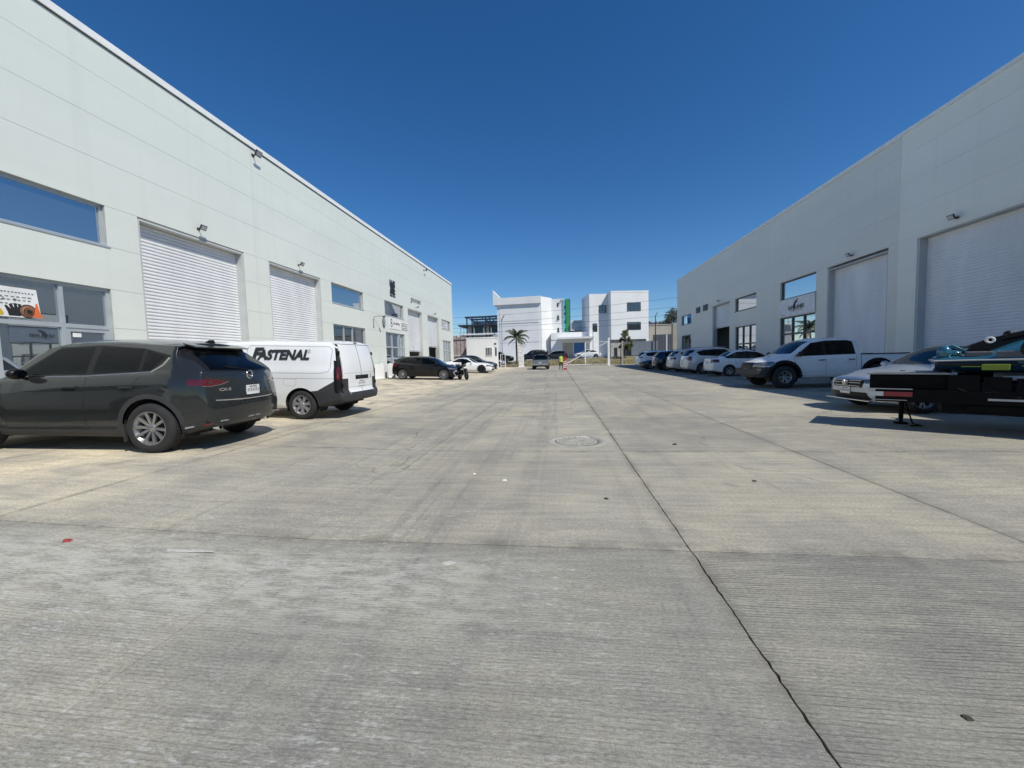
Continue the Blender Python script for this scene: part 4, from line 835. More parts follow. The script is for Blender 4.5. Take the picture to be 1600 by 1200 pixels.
class Car:
    """Half shell from a side profile, plan and section shape; features are cut out of it along their outlines, then it is mirrored."""
    def __init__(s, L, W, top, belt, bottom, pf, pr, plan=None, drop=.085, tum=.42, kf=.28, kr=.16, df=.75, dr=.75, side=SIDE, nx=64, dropf=None):
        s.L, s.W = L, W; s.tags = {'body': 0}; s.only = None
        zt, zs, zb = pchip(top), pchip(belt), pchip(bottom); sd = pchip(side); pl = pchip(plan or [(-L / 2, .93), (-L / 2 + .7, 1), (L / 2 - 1.0, 1), (L / 2, .90)])
        F, Rr = pchip(pf), pchip(pr); dpf = pchip(dropf) if dropf else (lambda x: drop)
        bm = bmesh.new(); s.bm = bm; s.lay = bm.faces.layers.int.new('part')
        def deform(x, y, z):
            a = smooth((x - (L / 2 - df)) / df); c = smooth((-L / 2 + dr - x) / dr); q = abs(y) / (W / 2)
            return (x + a * (F(z) - kf * q ** 3) + c * (Rr(z) + kr * q ** 3.2), y, z)
        rows = []; bx = sorted(set([-L / 2 + L * i / (nx - 1) for i in range(nx)] + [p[0] for p in top]))
        bx = [b for i, b in enumerate(bx) if i == 0 or b - bx[i - 1] > .012]
        for x in bx:
            t = zt(x); d = dpf(x); zr = t - d; z0 = zb(x); z1 = min(zs(x), zr - .02); w = W / 2 * pl(x); p = [(0, z0), (w * .62, z0), (w * .88, z0)]
            for u in np.linspace(0, 1, 13): p.append((w * sd(u), z0 + .03 + (z1 - z0 - .03) * u))
            ys = w * sd(1); H = zr - z1
            for u in np.linspace(0, 1, 9)[1:]: zz = H * u; p.append((ys - min(.012, zz) - tum * zz - .10 * zz * max(0, u - .45), z1 + zz))
            wr = p[-1][0]
            for a in np.linspace(0, 1, 10)[1:]: p.append((wr * (1 - a), zr + d * (1 - (1 - a) ** 2.3)))
            rows.append([(x, y, z) for y, z in p])
        V = [[bm.verts.new(deform(*q)) for q in r] for r in rows]; n = len(rows[0])
        for i in range(len(V) - 1):
            for j in range(n - 1): bm.faces.new((V[i][j], V[i][j + 1], V[i + 1][j + 1], V[i + 1][j]))
        for end, flip in ((0, True), (-1, False)):
            nc = 9; grid = []
            for j in range(2, n):
                x, y, z = rows[end][j]; grid.append([bm.verts.new(deform(x, y * c / nc, z)) if c < nc else V[end][j] for c in range(nc + 1)])
            for j in range(len(grid) - 1):
                for c in range(nc):
                    q = [grid[j][c], grid[j][c + 1], grid[j + 1][c + 1], grid[j + 1][c]]
                    if flip: q.reverse()
                    try: bm.faces.new(q)
                    except ValueError: pass
        bmesh.ops.remove_doubles(bm, verts=bm.verts[:], dist=1e-4)
        bmesh.ops.dissolve_degenerate(bm, dist=1e-5, edges=bm.edges[:])
        bm.normal_update()
    def cut(s, poly, ax, tag_, lo=None, hi=None, only=None, nrm=None):
        """ax 'y': outline in x,z seen from the side; 'x': in y,z seen from an end; 'z': in x,y from above. lo/hi limit the third coordinate."""
        bm = s.bm; I = {'y': (0, 2, 1), 'x': (1, 2, 0), 'z': (0, 1, 2)}[ax]; P = [Vector(p) for p in poly]
        if tag_ is not None and tag_ not in s.tags: s.tags[tag_] = len(s.tags)
        a0, a1 = min(p[0] for p in poly) - .004, max(p[0] for p in poly) + .004; b0, b1 = min(p[1] for p in poly) - .004, max(p[1] for p in poly) + .004
        ids = None if only is None else {s.tags[o] for o in only if o in s.tags}
        def sel(f):
            c = f.calc_center_median()
            if lo is not None and c[I[2]] < lo: return False
            if hi is not None and c[I[2]] > hi: return False
            if ids is not None and f[s.lay] not in ids: return False
            if nrm is not None and f.normal.dot(Vector(nrm)) < .12: return False
            u = [v.co[I[0]] for v in f.verts]; w = [v.co[I[1]] for v in f.verts]
            return not (max(u) < a0 or min(u) > a1 or max(w) < b0 or min(w) > b1)
        n = len(P)
        for i in range(n):
            p, q = P[i], P[(i + 1) % n]; e = q - p
            if e.length < 1e-6: continue
            fs = [f for f in bm.faces if sel(f)]
            if not fs: return
            geom = set(fs)
            for f in fs: geom.update(f.edges); geom.update(f.verts)
            co = [0, 0, 0]; no = [0, 0, 0]; co[I[0]], co[I[1]] = p; no[I[0]], no[I[1]] = -e.y, e.x
            bmesh.ops.bisect_plane(bm, geom=list(geom), dist=2e-5, plane_co=co, plane_no=no)
        def inside(x, y):
            r = False; j = n - 1
            for i in range(n):
                if (P[i].y > y) != (P[j].y > y) and x < (P[j].x - P[i].x) * (y - P[i].y) / (P[j].y - P[i].y) + P[i].x: r = not r
                j = i
            return r
        hit = []
        for f in bm.faces:
            if sel(f):
                c = f.calc_center_median()
                if inside(c[I[0]], c[I[1]]): hit.append(f)
        if tag_ is None: bmesh.ops.delete(bm, geom=hit, context='FACES')
        else:
            for f in hit: f[s.lay] = s.tags[tag_]
    def line(s, pts, ax, w=.008, tag_='seam', **k):
        for p, q in zip(pts[:-1], pts[1:]):
            p, q = Vector(p), Vector(q); d = (q - p)
            if d.length < 1e-5: continue
            d.normalize(); n_ = Vector((-d.y, d.x)) * w / 2; e = d * w * .4
            s.cut([p - n_ - e, q - n_ + e, q + n_ + e, p + n_ - e], ax, tag_, **k)
    def arch(s, xc, zc, r, clad=0):
        c = lambda rad: [(xc + rad * math.cos(2 * math.pi * i / 26), zc + rad * math.sin(2 * math.pi * i / 26)) for i in range(26)]
        if clad: s.cut(c(r + clad), 'y', 'cladding', lo=s.W / 2 - .40, only=['body', 'door', 'bumper'])
        s.cut(c(r), 'y', None, lo=s.W / 2 - .42)
    def finish(s, mats, root, name='body', sides=('window_trim', 'cladding', 'side_window', 'headlight', 'tail_light', 'rear_door', 'quarter_window')):
        bm = s.bm; bm.normal_update(); inv = {v: k for k, v in s.tags.items()}; s.objs = {}
        bm.verts.index_update(); groups = {}
        for f in bm.faces: groups.setdefault(inv[f[s.lay]], []).append(f)
        s.tree = BVHTree.FromBMesh(bm)
        groups.setdefault('body', [])
        order = ['body'] + [g for g in groups if g not in ('body', 'seam')]
        def emit(faces, sgns, nm, ms, mi=None):
            vs = []; fs = []; ix = {}; mat_i = []
            for sg in sgns:
                for k, f in enumerate(faces):
                    r = []
                    for v in f.verts:
                        key = (v.index, sg if abs(v.co.y) > 1e-4 else 0)
                        if key not in ix: ix[key] = len(vs); vs.append((v.co.x, v.co.y * sg, v.co.z))
                        r.append(ix[key])
                    fs.append(r if sg > 0 else r[::-1]); mat_i.append(mi[k] if mi else 0)
            me = bpy.data.meshes.new(nm); me.from_pydata(vs, [], fs)
            for q in ms: me.materials.append(q)
            me.polygons.foreach_set('use_smooth', [True] * len(fs)); me.polygons.foreach_set('material_index', mat_i); me.update()
            return link(nm, me, root)
        for g in order:
            fs = groups.get(g, [])
            if not fs: continue
            base_ = g.split('.')[0]
            if g == 'body':
                seam = groups.get('seam', []); o = emit(fs + seam, (1, -1), name, [mats['body'], mats.get('seam', M_SEAM)], [0] * len(fs) + [1] * len(seam)); s.objs[g] = [o]
            elif base_ in sides: s.objs[g] = [emit(fs, (1,), base_, [mats[g]]), emit(fs, (-1,), base_, [mats[g]])]
            else: s.objs[g] = [emit(fs, (1, -1), base_, [mats[g]])]
        return s
    def hit_side(s, x, z):
        h = s.tree.ray_cast(Vector((x, 4, z)), Vector((0, -1, 0))); return h[0].y if h[0] is not None else s.W / 2 - .03
    def hit_end(s, y, z, sgn):
        h = s.tree.ray_cast(Vector((sgn * 6, abs(y), z)), Vector((-sgn, 0, 0))); return h[0].x if h[0] is not None else sgn * s.L / 2
    def strip_side(s, b, pts, w, out=.006, sides=(1, -1)):
        for sg in sides:
            for (p, q) in zip(pts[:-1], pts[1:]):
                n = max(1, int(abs(q[0] - p[0]) / .12)); P = [(p[0] + (q[0] - p[0]) * i / n, p[1] + (q[1] - p[1]) * i / n) for i in range(n + 1)]
                for a, c in zip(P[:-1], P[1:]): b.bar((a[0], sg * (s.hit_side(*a) + out * .4), a[1]), (c[0], sg * (s.hit_side(*c) + out * .4), c[1]), out, w)
WHEELS = {}
def wheel_meshes(r, w, rr, style):
    key = (r, w, rr, style)
    if key in WHEELS: return WHEELS[key]
    h = w / 2; seg = 36
    t = MB(); t.lathe([(rr - .01, -h + .01), (rr + .01, -h), (rr + (r - rr) * .5, -h - .006), (r - .022, -h + .012), (r - .004, -h + .035), (r, -h + .06), (r, h - .06), (r - .004, h - .035), (r - .022, h - .012), (rr + (r - rr) * .5, h + .006), (rr + .01, h), (rr - .01, h - .01)], seg, axis='y')
    for k in range(48):   # tread blocks
        a = 2 * math.pi * k / 48
        if k % 1 == 0: t.bar(((r + .001) * math.cos(a), -h + .05, (r + .001) * math.sin(a)), ((r + .001) * math.cos(a + .05), h - .05, (r + .001) * math.sin(a + .05)), .02, .006, up=(math.cos(a), 0, math.sin(a)))
    n, pair, wi, wo, dark, dish = style
    m = MB(); m.lathe([(rr - .012, h - .008), (rr + .004, h - .004), (rr + .004, h - .018), (rr - .022, h - .03), (rr - .03, -h + .02)], seg, axis='y')
    for k in range(n):
        for sg in ((-1, 1) if pair else (0,)):
            a = 2 * math.pi * k / n + math.pi / 2; a0 = a + sg * pair * .5; a1 = a + sg * pair
            r0, r1 = .045, rr - .012; y0, y1 = h - .03 - dish, h - .014
            c0 = Vector((r0 * math.cos(a0), y0, r0 * math.sin(a0))); c1 = Vector((r1 * math.cos(a1), y1, r1 * math.sin(a1)))
            d = (c1 - c0).normalized(); q = d.cross(Vector((0, 1, 0))).normalized()
            vs = [c0 - q * wi, c0 + q * wi, c1 + q * wo, c1 - q * wo]; dn = Vector((0, -.03, 0))
            fr = [v + Vector((0, 0, 0)) for v in vs]; m.add(fr + [v + dn for v in vs], [(0, 1, 2, 3), (7, 6, 5, 4), (0, 4, 5, 1), (1, 5, 6, 2), (2, 6, 7, 3), (3, 7, 4, 0)])
    m.lathe([(0, h - .02 - dish), (.03, h - .02 - dish), (.062, h - .03 - dish), (.07, h - .07 - dish)], 18, axis='y')
    for k in range(5):
        a = 2 * math.pi * k / 5; m.lathe([(.009, h - .018 - dish), (.009, h - .03 - dish)], 6, axis='y', c=(.045 * math.cos(a), 0, .045 * math.sin(a)))
    d = MB(); d.lathe([(0, h - .085), (rr * .72, h - .085), (rr * .72, h - .10)], 24, axis='y'); d.lathe([(rr * .70, h - .115), (rr - .028, h - .115)], 24, axis='y')
    WHEELS[key] = (d.mesh('wheel', M_BRAKE), t.mesh('tyre', M_TYRE), m)
    return WHEELS[key]
def wheels(root, pos, r, w, rr, style, m_rim, name='wheel'):
    """pos: (x, y, turned?) ; outer face points away from the centre line"""
    d, t, rm = wheel_meshes(r, w, rr, style); rim_me = rm.mesh('rim', m_rim)
    for x, y in pos:
        o = link(name, d, root, loc=(x, y, r)); o.rotation_euler = (0, 0.3 * x, 0) if y > 0 else (0, 0.3 * x, math.pi)
        link('tyre', t, o); link('rim', rim_me, o)
def under(c, root, axles, r, z0, track):
    b = MB(); b.box(-c.L / 2 + .35, c.L / 2 - .4, -c.W * .36, c.W * .36, z0 + .02, z0 + .14)
    for x in axles:
        b.bar((x, -track, r), (x, track, r), .09)
        for sg in (-1, 1):
            n = 18; vs = []; R_ = r + .075; yo = c.W / 2 - .06; yi = c.W / 2 - .40
            for k in range(n + 1): a = math.pi * (-.12 + 1.24 * k / n); vs += [(x + R_ * math.cos(a), sg * yo, r + R_ * math.sin(a)), (x + R_ * math.cos(a), sg * yi, r + R_ * math.sin(a))]
            b.add(vs, [(2 * k, 2 * k + 1, 2 * k + 3, 2 * k + 2) for k in range(n)]); b.add([(x + R_ * math.cos(math.pi * (-.12 + 1.24 * k / n)), sg * yi, r + R_ * math.sin(math.pi * (-.12 + 1.24 * k / n))) for k in range(n + 1)], [tuple(range(n + 1))])
    b.build('underbody', M_UNDER, root, fix=False)
def seats(root, W, rows, zf, h=.62, dash=None):
    b = MB(); b.box(rows[-1] - .7, (dash or rows[0] + .9), -W * .40, W * .40, zf - .35, zf - .22)
    for i, x in enumerate(rows):
        for y in ((-W * .2, W * .2) if i == 0 else (-W * .25, 0, W * .25)):
            wd = .23 if i == 0 else .2
            b.prism([(x + .08, zf - .2), (x - .12, zf + h - .06), (x - .24, zf + h - .06), (x - .1, zf - .2)], 'y', y - wd, y + wd); b.box(x - .06, x + .45, y - wd, y + wd, zf - .22, zf - .04)
            b.box(x - .23, x - .14, y - .12, y + .12, zf + h - .04, zf + h + .13, .02)
    if dash: b.box(dash, dash + .35, -W * .42, W * .42, zf - .2, zf + .30, .03); b.lathe([(.16, 0), (.19, 0), (.19, .03), (.16, .03)], 16, axis='x', c=(dash - .12, W * .2, zf + .22), closed=True)
    b.build('interior', M_SEAT, root)
def mirror(root, x, y, z, m, s=1.0):
    for sg in (1, -1):
        b = MB(); b.ball((x, sg * (y + .10 * s), z + .03), .10 * s, (.75, 1.12, .78), 14, 8); b.bar((x + .03, sg * (y - .04), z - .05), (x + .01, sg * (y + .05 * s), z - .01), .05, .03); mo = b.build('mirror', m, root)
        g = MB(); g.ball((x - .055 * s, sg * (y + .10 * s), z + .03), .08 * s, (.32, 1.05, .8), 10, 6); g.build('mirror_glass', M_CAR_GLASS, mo)
def handles(c, root, xs, z, m, w=.2):
    for x in xs:
        for sg in (1, -1): y = c.hit_side(x, z); b = MB(); b.box(x - w / 2, x + w / 2, sg * (y + .004), sg * (y + .034), z - .016, z + .016, .008); b.build('handle', m, root)
def plate(root, x, y, z, sgn, m=M_PLATE, w=.30, h=.15, seed=1, parts=True):
    b = MB(); b.box(x, x + sgn * .012, y - w / 2, y + w / 2, z - h / 2, z + h / 2); p = b.build('number_plate', m, root); r = random.Random(seed); b = MB()
    X0, X1 = x + sgn * .012, x + sgn * .0135
    for i in range(7): yy = y - w * .4 + i * w * .8 / 6; b.box(X0, X1, yy - .009, yy + .009, z - .03, z - .03 + .05 + .012 * r.random())
    b.box(X0, X1, y - w * .3, y + w * .3, z + h * .28, z + h * .40); b.build('plate_characters', M_GREYP, p); return p
def put(root, x, y, heading, slope=0.0, roll=0.0):
    if root['category'] != 'motorcycle' and abs(x) > 3: root['group'] = 'vehicles parked along the left warehouse' if x < 0 else 'vehicles parked along the right warehouse'
    root.location = (x, y, gz(x, y)); root.rotation_euler = (roll, -slope, heading)
def offs(pts, d): return [(p[0], p[1] + d) for p in pts]

# ------------------------------------------------------------------ generic builders shared by the parked cars
def suv(label, col_m, L=4.6, W=1.86, H=1.68, wb=2.7, fo=.92, r=.36, rimstyle=(5, .16, .022, .018, 0, .01), m_rim=M_RIM, win=None, detail=1, cat='car', name='parked_car', group=None, rr=.23, clad=0.0, face='plain', rear_rake=.42, m_glass=M_CAR_GLASS, tailz=(.93, 1.07), tail_y=.42, rails=True, bumper_m=None, wiper=True, m_head=M_HEAD, shape=0):
    root = tag(empty(name), label, cat, group); xf = L / 2 - fo; xr = xf - wb; h = H / 1.68; a = L / 2
    c = Car(L, W, [(-a, 1.55 * h), (-a + .35, 1.60 * h), (-a + 1.05, 1.652 * h), (-.45, 1.68 * h), (.14, 1.655 * h), (.42, 1.575 * h), (a - 1.40, 1.165 * h), (a - 1.26, 1.12 * h), (a - .55, 1.03 * h), (a - .2, .945 * h), (a, .86 * h)],
            [(-a, 1.17 * h), (-a + .6, 1.15 * h), (-.4, 1.08 * h), (.9, 1.035 * h), (a - .9, .99 * h), (a, .78 * h)],
            [(-a, .36), (-a + .5, .25), (-a + 1, .22), (a - 1, .22), (a - .45, .21), (a, .26)],
            [(.2, -.14), (.42, -.01), (.6, 0), (.75 * h, -.03), (.9 * h, -.16), (1.0 * h, -.3)],
            [(.25, .12), (.42, .015), (.58, 0), (.8 * h, .02), (1.0 * h, .06), (1.17 * h, .11), (1.55 * h, rear_rake), (1.6 * h, rear_rake - .06)], tum=.42, kr=.21, plan=[(-L / 2, .90), (-L / 2 + .8, 1), (L / 2 - 1.0, 1), (L / 2, .90)], nx=64 if detail else 40)
    ro = 1.575 * h - .012
    dlo = [(.72, 1.06 * h + .03), (.20, ro - .035 * h), (-.45, ro), (-a + 1.15, ro - .045 * h), (-a + .70, ro - .15 * h), (-a + .90, 1.165 * h + .02), (-.4, 1.095 * h + .02)]
    c.cut(dlo, 'y', 'window_trim', lo=.3)
    x3 = -a + 1.10
    c.cut([(.63, 1.06 * h + .055), (.20, ro - .06 * h), (-.34, ro - .03 * h), (-.37, 1.095 * h + .04)], 'y', 'side_window', lo=.3)
    c.cut([(-.46, 1.10 * h + .04), (-.45, ro - .03 * h), (x3 + .05, ro - .055 * h), (x3 + .02, 1.145 * h + .035)], 'y', 'side_window', lo=.3)
    c.cut([(x3 - .03, 1.15 * h + .04), (x3 - .01, ro - .07 * h), (-a + .78, ro - .165 * h), (-a + .94, 1.175 * h + .02)], 'y', 'quarter_window', lo=.3)
    c.cut([(-.1, 1.155 * h), (.67 * W / 1.86, 1.16 * h), (.54 * W / 1.86, 1.545 * h), (-.1, 1.585 * h)], 'x', 'windshield', lo=.2, hi=a - .5, nrm=(.6, 0, .5))
    c.cut([(-.1, 1.165 * h), (.73 * W / 1.86, 1.18 * h), (.68 * W / 1.86, 1.53 * h), (-.1, 1.565 * h)], 'x', 'rear_window_trim', hi=-a + .95)
    c.cut([(-.1, 1.19 * h), (.66 * W / 1.86, 1.20 * h), (.56 * W / 1.86, 1.485 * h), (-.1, 1.52 * h)], 'x', 'rear_window', hi=-a + .75)
    zl, zh = tailz[0] * h, tailz[1] * h
    c.cut([(tail_y, zl + .6 * (zh - zl)), (tail_y + .28, zl), (W / 2, zl + .02), (W / 2, zh), (tail_y + .24, zh + .005)], 'x', 'tail_light', hi=-a + .40)
    c.cut([(.52, .70 * h), (W / 2, .74 * h), (W / 2, .85 * h), (.50, .79 * h)], 'x', 'headlight', lo=a - .48)
    c.cut([(-.1, .56 * h), (.46, .56 * h), (.48, .79 * h), (-.1, .79 * h)], 'x', 'grille', lo=a - .3)
    c.cut([(-.1, .27), (.62, .29), (.55, .46), (-.1, .46)], 'x', 'lower_intake', lo=a - .3)
    if bumper_m: c.cut([(-.1, .2), (W / 2, .2), (W / 2, .60), (-.1, .52)], 'x', 'bumper', hi=-a + .6)
    if detail:
        dz = .34
        c.line([(.80, dz), (.86, 1.0 * h)], 'y', lo=.4, only=['body']); c.line([(-.40, dz), (-.41, 1.09 * h)], 'y', lo=.4, only=['body'])
        c.line([(xr + .48, .72), (x3 - .02, 1.08 * h)], 'y', lo=.4, only=['body']); c.line([(-.40, dz), (.80, dz)], 'y', lo=.4, only=['body'])
        c.line([(.0, .66 * h), (.72, .67 * h), (.78, 1.1 * h), (.60, 1.58 * h)], 'x', hi=-a + .5, only=['body'])
    if clad: c.cut([(-a, .1), (a, .1), (a, .40), (-a, .40)], 'y', 'cladding', lo=.5, only=['body'])
    for x in (xf, xr): c.arch(x, r + .015, r + .055, clad)
    mats = dict(body=col_m, window_trim=M_TRIM, rear_window_trim=M_TRIM, side_window=m_glass, quarter_window=m_glass, windshield=M_CAR_GLASSC, rear_window=m_glass, tail_light=M_RED, headlight=m_head, grille=M_TRIM, lower_intake=M_TRIM, cladding=M_CLAD, bumper=bumper_m)
    c.finish(mats, root)
    y = W / 2 - .115; wheels(root, [(xf, y), (xf, -y), (xr, y), (xr, -y)], r, .235, rr, rimstyle, m_rim); under(c, root, (xf, xr), r, .24, y)
    seats(root, W, [-.15, -1.05], .72 * h, dash=.50); mirror(root, .50, W / 2 - .05, 1.11 * h, col_m if detail < 2 else M_TRIM)
    handles(c, root, (-.20, xr + .30), 0.95 * h, col_m)
    if rails:
        b = MB()
        for sg in (1, -1): b.tube([(-a + .5, sg * .60, 1.60 * h), (-a + .62, sg * .61, 1.68 * h), (-.4, sg * .62, 1.71 * h), (.15, sg * .61, 1.68 * h), (.25, sg * .6, 1.63 * h)], .017, 6)
        b.build('roof_rail', M_STEEL, root)
    if wiper: b = MB(); x0 = c.hit_end(.0, 1.20 * h, -1); b.bar((x0 - .02, 0, 1.20 * h), (c.hit_end(.40, 1.25 * h, -1) - .02, .40, 1.25 * h), .018); b.build('wiper', M_TRIM, root)
    plate(root, c.hit_end(0, .87 * h, -1) - .002, 0, .87 * h, -1); plate(root, c.hit_end(0, .45, 1) + .002, 0, .47, 1)
    return root, c
def sedan(label, col_m, L=4.5, W=1.75, H=1.48, wb=2.62, fo=.88, r=.315, rimstyle=(5, .22, .02, .02, 0, .01), m_rim=M_RIM, hatch=False, coupe=False, detail=1, cat='car', name='parked_car', group=None, rr=.205, m_glass=M_CAR_GLASSC, damaged=False, m_head=M_HEAD, tail='plain', grille=True, trunk=1.03):
    root = tag(empty(name), label, cat, group); xf = L / 2 - fo; xr = xf - wb; h = H / 1.48; a = L / 2; hood = 1.0 if not coupe else .97
    if hatch:
        top = [(-a, 1.36 * h), (-a + .4, 1.42 * h), (-.5, 1.48 * h), (.0, 1.47 * h), (.4, 1.39 * h), (1.18, .985 * h), (1.3, .96 * h), (a - .5, .87 * h), (a - .2, .80 * h), (a, .74 * h)]
        belt = [(-a, 1.02 * h), (-.8, .95 * h), (.9, .88 * h), (a - .9, .84 * h), (a, .68 * h)]; pr = [(.2, .1), (.4, .01), (.6, 0), (.8, .02), (1.0 * h, .08), (1.36 * h, .40), (1.42 * h, .36)]
        dlo = [(1.02, .93 * h), (.30, 1.355 * h), (-.45, 1.395 * h), (-a + .95, 1.36 * h), (-a + .62, 1.22 * h), (-a + .75, 1.03 * h), (-.4, .965 * h)]
    elif coupe:
        top = [(-a, 1.02 * h), (-a + .35, 1.06 * h), (-a + .75, 1.12 * h), (-.75, 1.44 * h), (-.35, 1.48 * h), (.05, 1.44 * h), (.78, 1.06 * h), (.9, 1.03 * h), (1.6, .985 * h), (a - .3, .90 * h), (a, .80 * h)]
        belt = [(-a, .90 * h), (-.8, .97 * h), (.6, .96 * h), (1.2, .93 * h), (a, .70 * h)]; pr = [(.2, .14), (.45, .02), (.7, 0), (.9, .03), (1.05 * h, .03)]
        dlo = [(.68, 1.0 * h), (.05, 1.33 * h), (-.35, 1.385 * h), (-.75, 1.35 * h), (-1.25, 1.10 * h), (-1.2, 1.03 * h), (-.5, 1.0 * h)]
    else:
        top = [(-a, trunk * h - .03), (-a + .3, trunk * h), (-a + .62, (trunk + .03) * h), (-.98, 1.40 * h), (-.6, 1.47 * h), (-.15, 1.48 * h), (.2, 1.44 * h), (.45, 1.36 * h), (1.12, 1.0 * h), (1.25, .97 * h), (a - .5, .89 * h), (a - .2, .82 * h), (a, .75 * h)]
        belt = [(-a, .92 * h), (-1.0, .95 * h), (.9, .90 * h), (a - .9, .86 * h), (a, .68 * h)]; pr = [(.2, .1), (.4, .01), (.65, 0), (.85, .03), (1.05 * h, .05)]
        dlo = [(1.0, .95 * h), (.36, 1.335 * h), (-.2, 1.395 * h), (-.75, 1.37 * h), (-1.45, 1.10 * h), (-1.38, 1.02 * h), (-.5, .985 * h)]
    c = Car(L, W, top, belt, [(-a, .34), (-a + .5, .24), (-a + 1, .19), (a - 1, .19), (a - .4, .18), (a, .23)], [(.15, -.1), (.38, 0), (.55, 0), (.7 * h, -.05), (.8 * h, -.16), (.95 * h, -.3)], pr, tum=.46, kf=.32, nx=64 if detail else 40)
    c.cut(dlo, 'y', 'window_trim', lo=.3)
    cx = sum(p[0] for p in dlo) / len(dlo); cz = sum(p[1] for p in dlo) / len(dlo)
    g = [(p[0] + (.045 if p[0] < cx else -.06), p[1] + (.028 if p[1] < cz else -.024)) for p in dlo]
    c.cut(g, 'y', 'side_window', lo=.3)
    bp = -.22 if not coupe else None; cp = None if coupe else (-a + 1.12 if hatch else -1.02)
    for x in (bp, cp):
        if x is not None: c.cut([(x - .03, .9 * h), (x + .03, .9 * h), (x + .02, 1.45 * h), (x - .04, 1.45 * h)], 'y', 'window_trim', lo=.3, only=['side_window'])
    wz = 1.385 * h if not coupe else 1.40 * h
    c.cut([(-.1, 1.0 * h), (.64 * W / 1.75, 1.0 * h), (.50 * W / 1.75, wz - .03), (-.1, wz + .02)], 'x', 'windshield', lo=.15, hi=a - .6, nrm=(.6, 0, .5))
    if hatch: c.cut([(-.1, 1.06 * h), (.60 * W / 1.75, 1.07 * h), (.50 * W / 1.75, 1.30 * h), (-.1, 1.33 * h)], 'x', 'rear_window', hi=-a + .7)
    else: c.cut([(-.1, (trunk + .07) * h), (.58 * W / 1.75, (trunk + .08) * h), (.46 * W / 1.75, 1.36 * h), (-.1, 1.40 * h)], 'x', 'rear_window', hi=-.7, lo=-a + .3, nrm=(-.4, 0, .7))
    if tail == 'wide': c.cut([(.05, .84 * h), (W / 2, .80 * h), (W / 2, .96 * h), (.05, .95 * h)], 'x', 'tail_light', hi=-a + .4)
    else: c.cut([(.46, .76 * h), (W / 2, .80 * h), (W / 2, .99 * h), (.52, .95 * h)], 'x', 'tail_light', hi=-a + .46)
    c.cut([(.48, .62 * h), (W / 2, .66 * h), (W / 2, .80 * h), (.44, .71 * h)], 'x', 'headlight', lo=a - .55)
    c.cut([(-.1, .52 * h), (.44, .53 * h), (.46, .69 * h), (-.1, .70 * h)], 'x', 'grille', lo=a - .3)
    c.cut([(-.1, .25), (.60, .26), (.52, .42), (-.1, .42)], 'x', 'lower_intake', lo=a - .3)
    if damaged: c.cut([(a - .42, .1), (a + .2, .1), (a + .2, .665), (a - .26, .665)], 'y', None)
    if detail:
        c.line([(.98, .3), (1.03, .90 * h)], 'y', lo=.4, only=['body']); c.line([(-.2, .3), (-.21, .96 * h)], 'y', lo=.4, only=['body']) if not coupe else c.line([(-.62, .3), (-.66, .98 * h)], 'y', lo=.4, only=['body'])
        if not coupe: c.line([(xr + .42, .62), (xr + .30, .98 * h)], 'y', lo=.4, only=['body'])
        c.line([(-.2, .3), (.98, .3)], 'y', lo=.4, only=['body'])
        if not hatch: c.line([(0, .72 * h), (.50, .74 * h), (.58, 1.0 * h)], 'x', hi=-a + .4, only=['body'])
    for x in (xf, xr): c.arch(x, r + .015, r + .05)
    c.finish(dict(body=col_m, window_trim=M_TRIM, side_window=m_glass, windshield=M_CAR_GLASSC, rear_window=m_glass, tail_light=M_RED, headlight=m_head, grille=M_TRIM, lower_intake=M_TRIM), root)
    y = W / 2 - .11; wheels(root, [(xf, y), (xf, -y), (xr, y), (xr, -y)], r, .215, rr, rimstyle, m_rim); under(c, root, (xf, xr), r, .21, y)
    seats(root, W, [0.05, -.85], .58 * h, h=.60, dash=.78); mirror(root, .86 if not coupe else .58, W / 2 - .06, .96 * h, col_m, .9); handles(c, root, (-.06,) if coupe else (-.06, xr + .55), .83 * h, col_m)
    if not (coupe and False): plate(root, c.hit_end(0, .78 * h, -1) - .002, 0, .80 * h, -1)
    if not damaged: plate(root, c.hit_end(0, .45, 1) + .002, 0, .45, 1)
    return root, c

# ------------------------------------------------------------------ paints
P_GREY = paint('graphite_paint', (.027, .030, .030), .3, .22, .9); P_WHITE = paint('white_car_paint', (.80, .81, .81), 0, .3); P_BLACK = paint('black_car_paint', (.005, .005, .006), 0, .3, .5)
P_SILVER = paint('silver_paint', (.46, .48, .50), .6, .35); P_NAVY = paint('navy_paint', (.006, .009, .028), .3, .3); P_DGREY = paint('dark_grey_paint', (.028, .030, .034), .4, .35)
P_PEARL = paint('pale_silver_paint', (.60, .60, .58), .35, .35); P_LBLUE = paint('silver_blue_paint', (.42, .47, .53), .55, .32)
S_L, S_R = math.atan(.030), math.atan(.006)

# ------------------------------------------------------------------ dark grey SUV in the left foreground
V, c = suv('dark grey SUV parked nose to the wall in the left foreground', P_GREY, 4.55, 1.84, 1.68, 2.70, .93, .362, (10, 0, .017, .021, 0, .012), M_RIM, rr=.245, clad=.07, detail=2, rear_rake=.54, cat='SUV', name='parked_suv', rails=False, tailz=(.965, 1.065), tail_y=.44)
put(V, -7.30, 5.72, math.pi + R(5), S_L)
for sg in (1, -1):
    b = MB(); c.strip_side(b, [(.68, 1.088), (-.4, 1.112), (-1.36, 1.176)], .016, .010, (sg,)); c.strip_side(b, [(-1.36, 1.172), (-1.50, 1.27), (-1.56, 1.385)], .022, .012, (sg,)); b.build('window_chrome', M_CHROME, V)
    b = MB(); c.strip_side(b, [(-.85, .375), (.95, .375)], .018, .012, (sg,)); b.build('sill_moulding', M_CHROME, V)
b = MB()
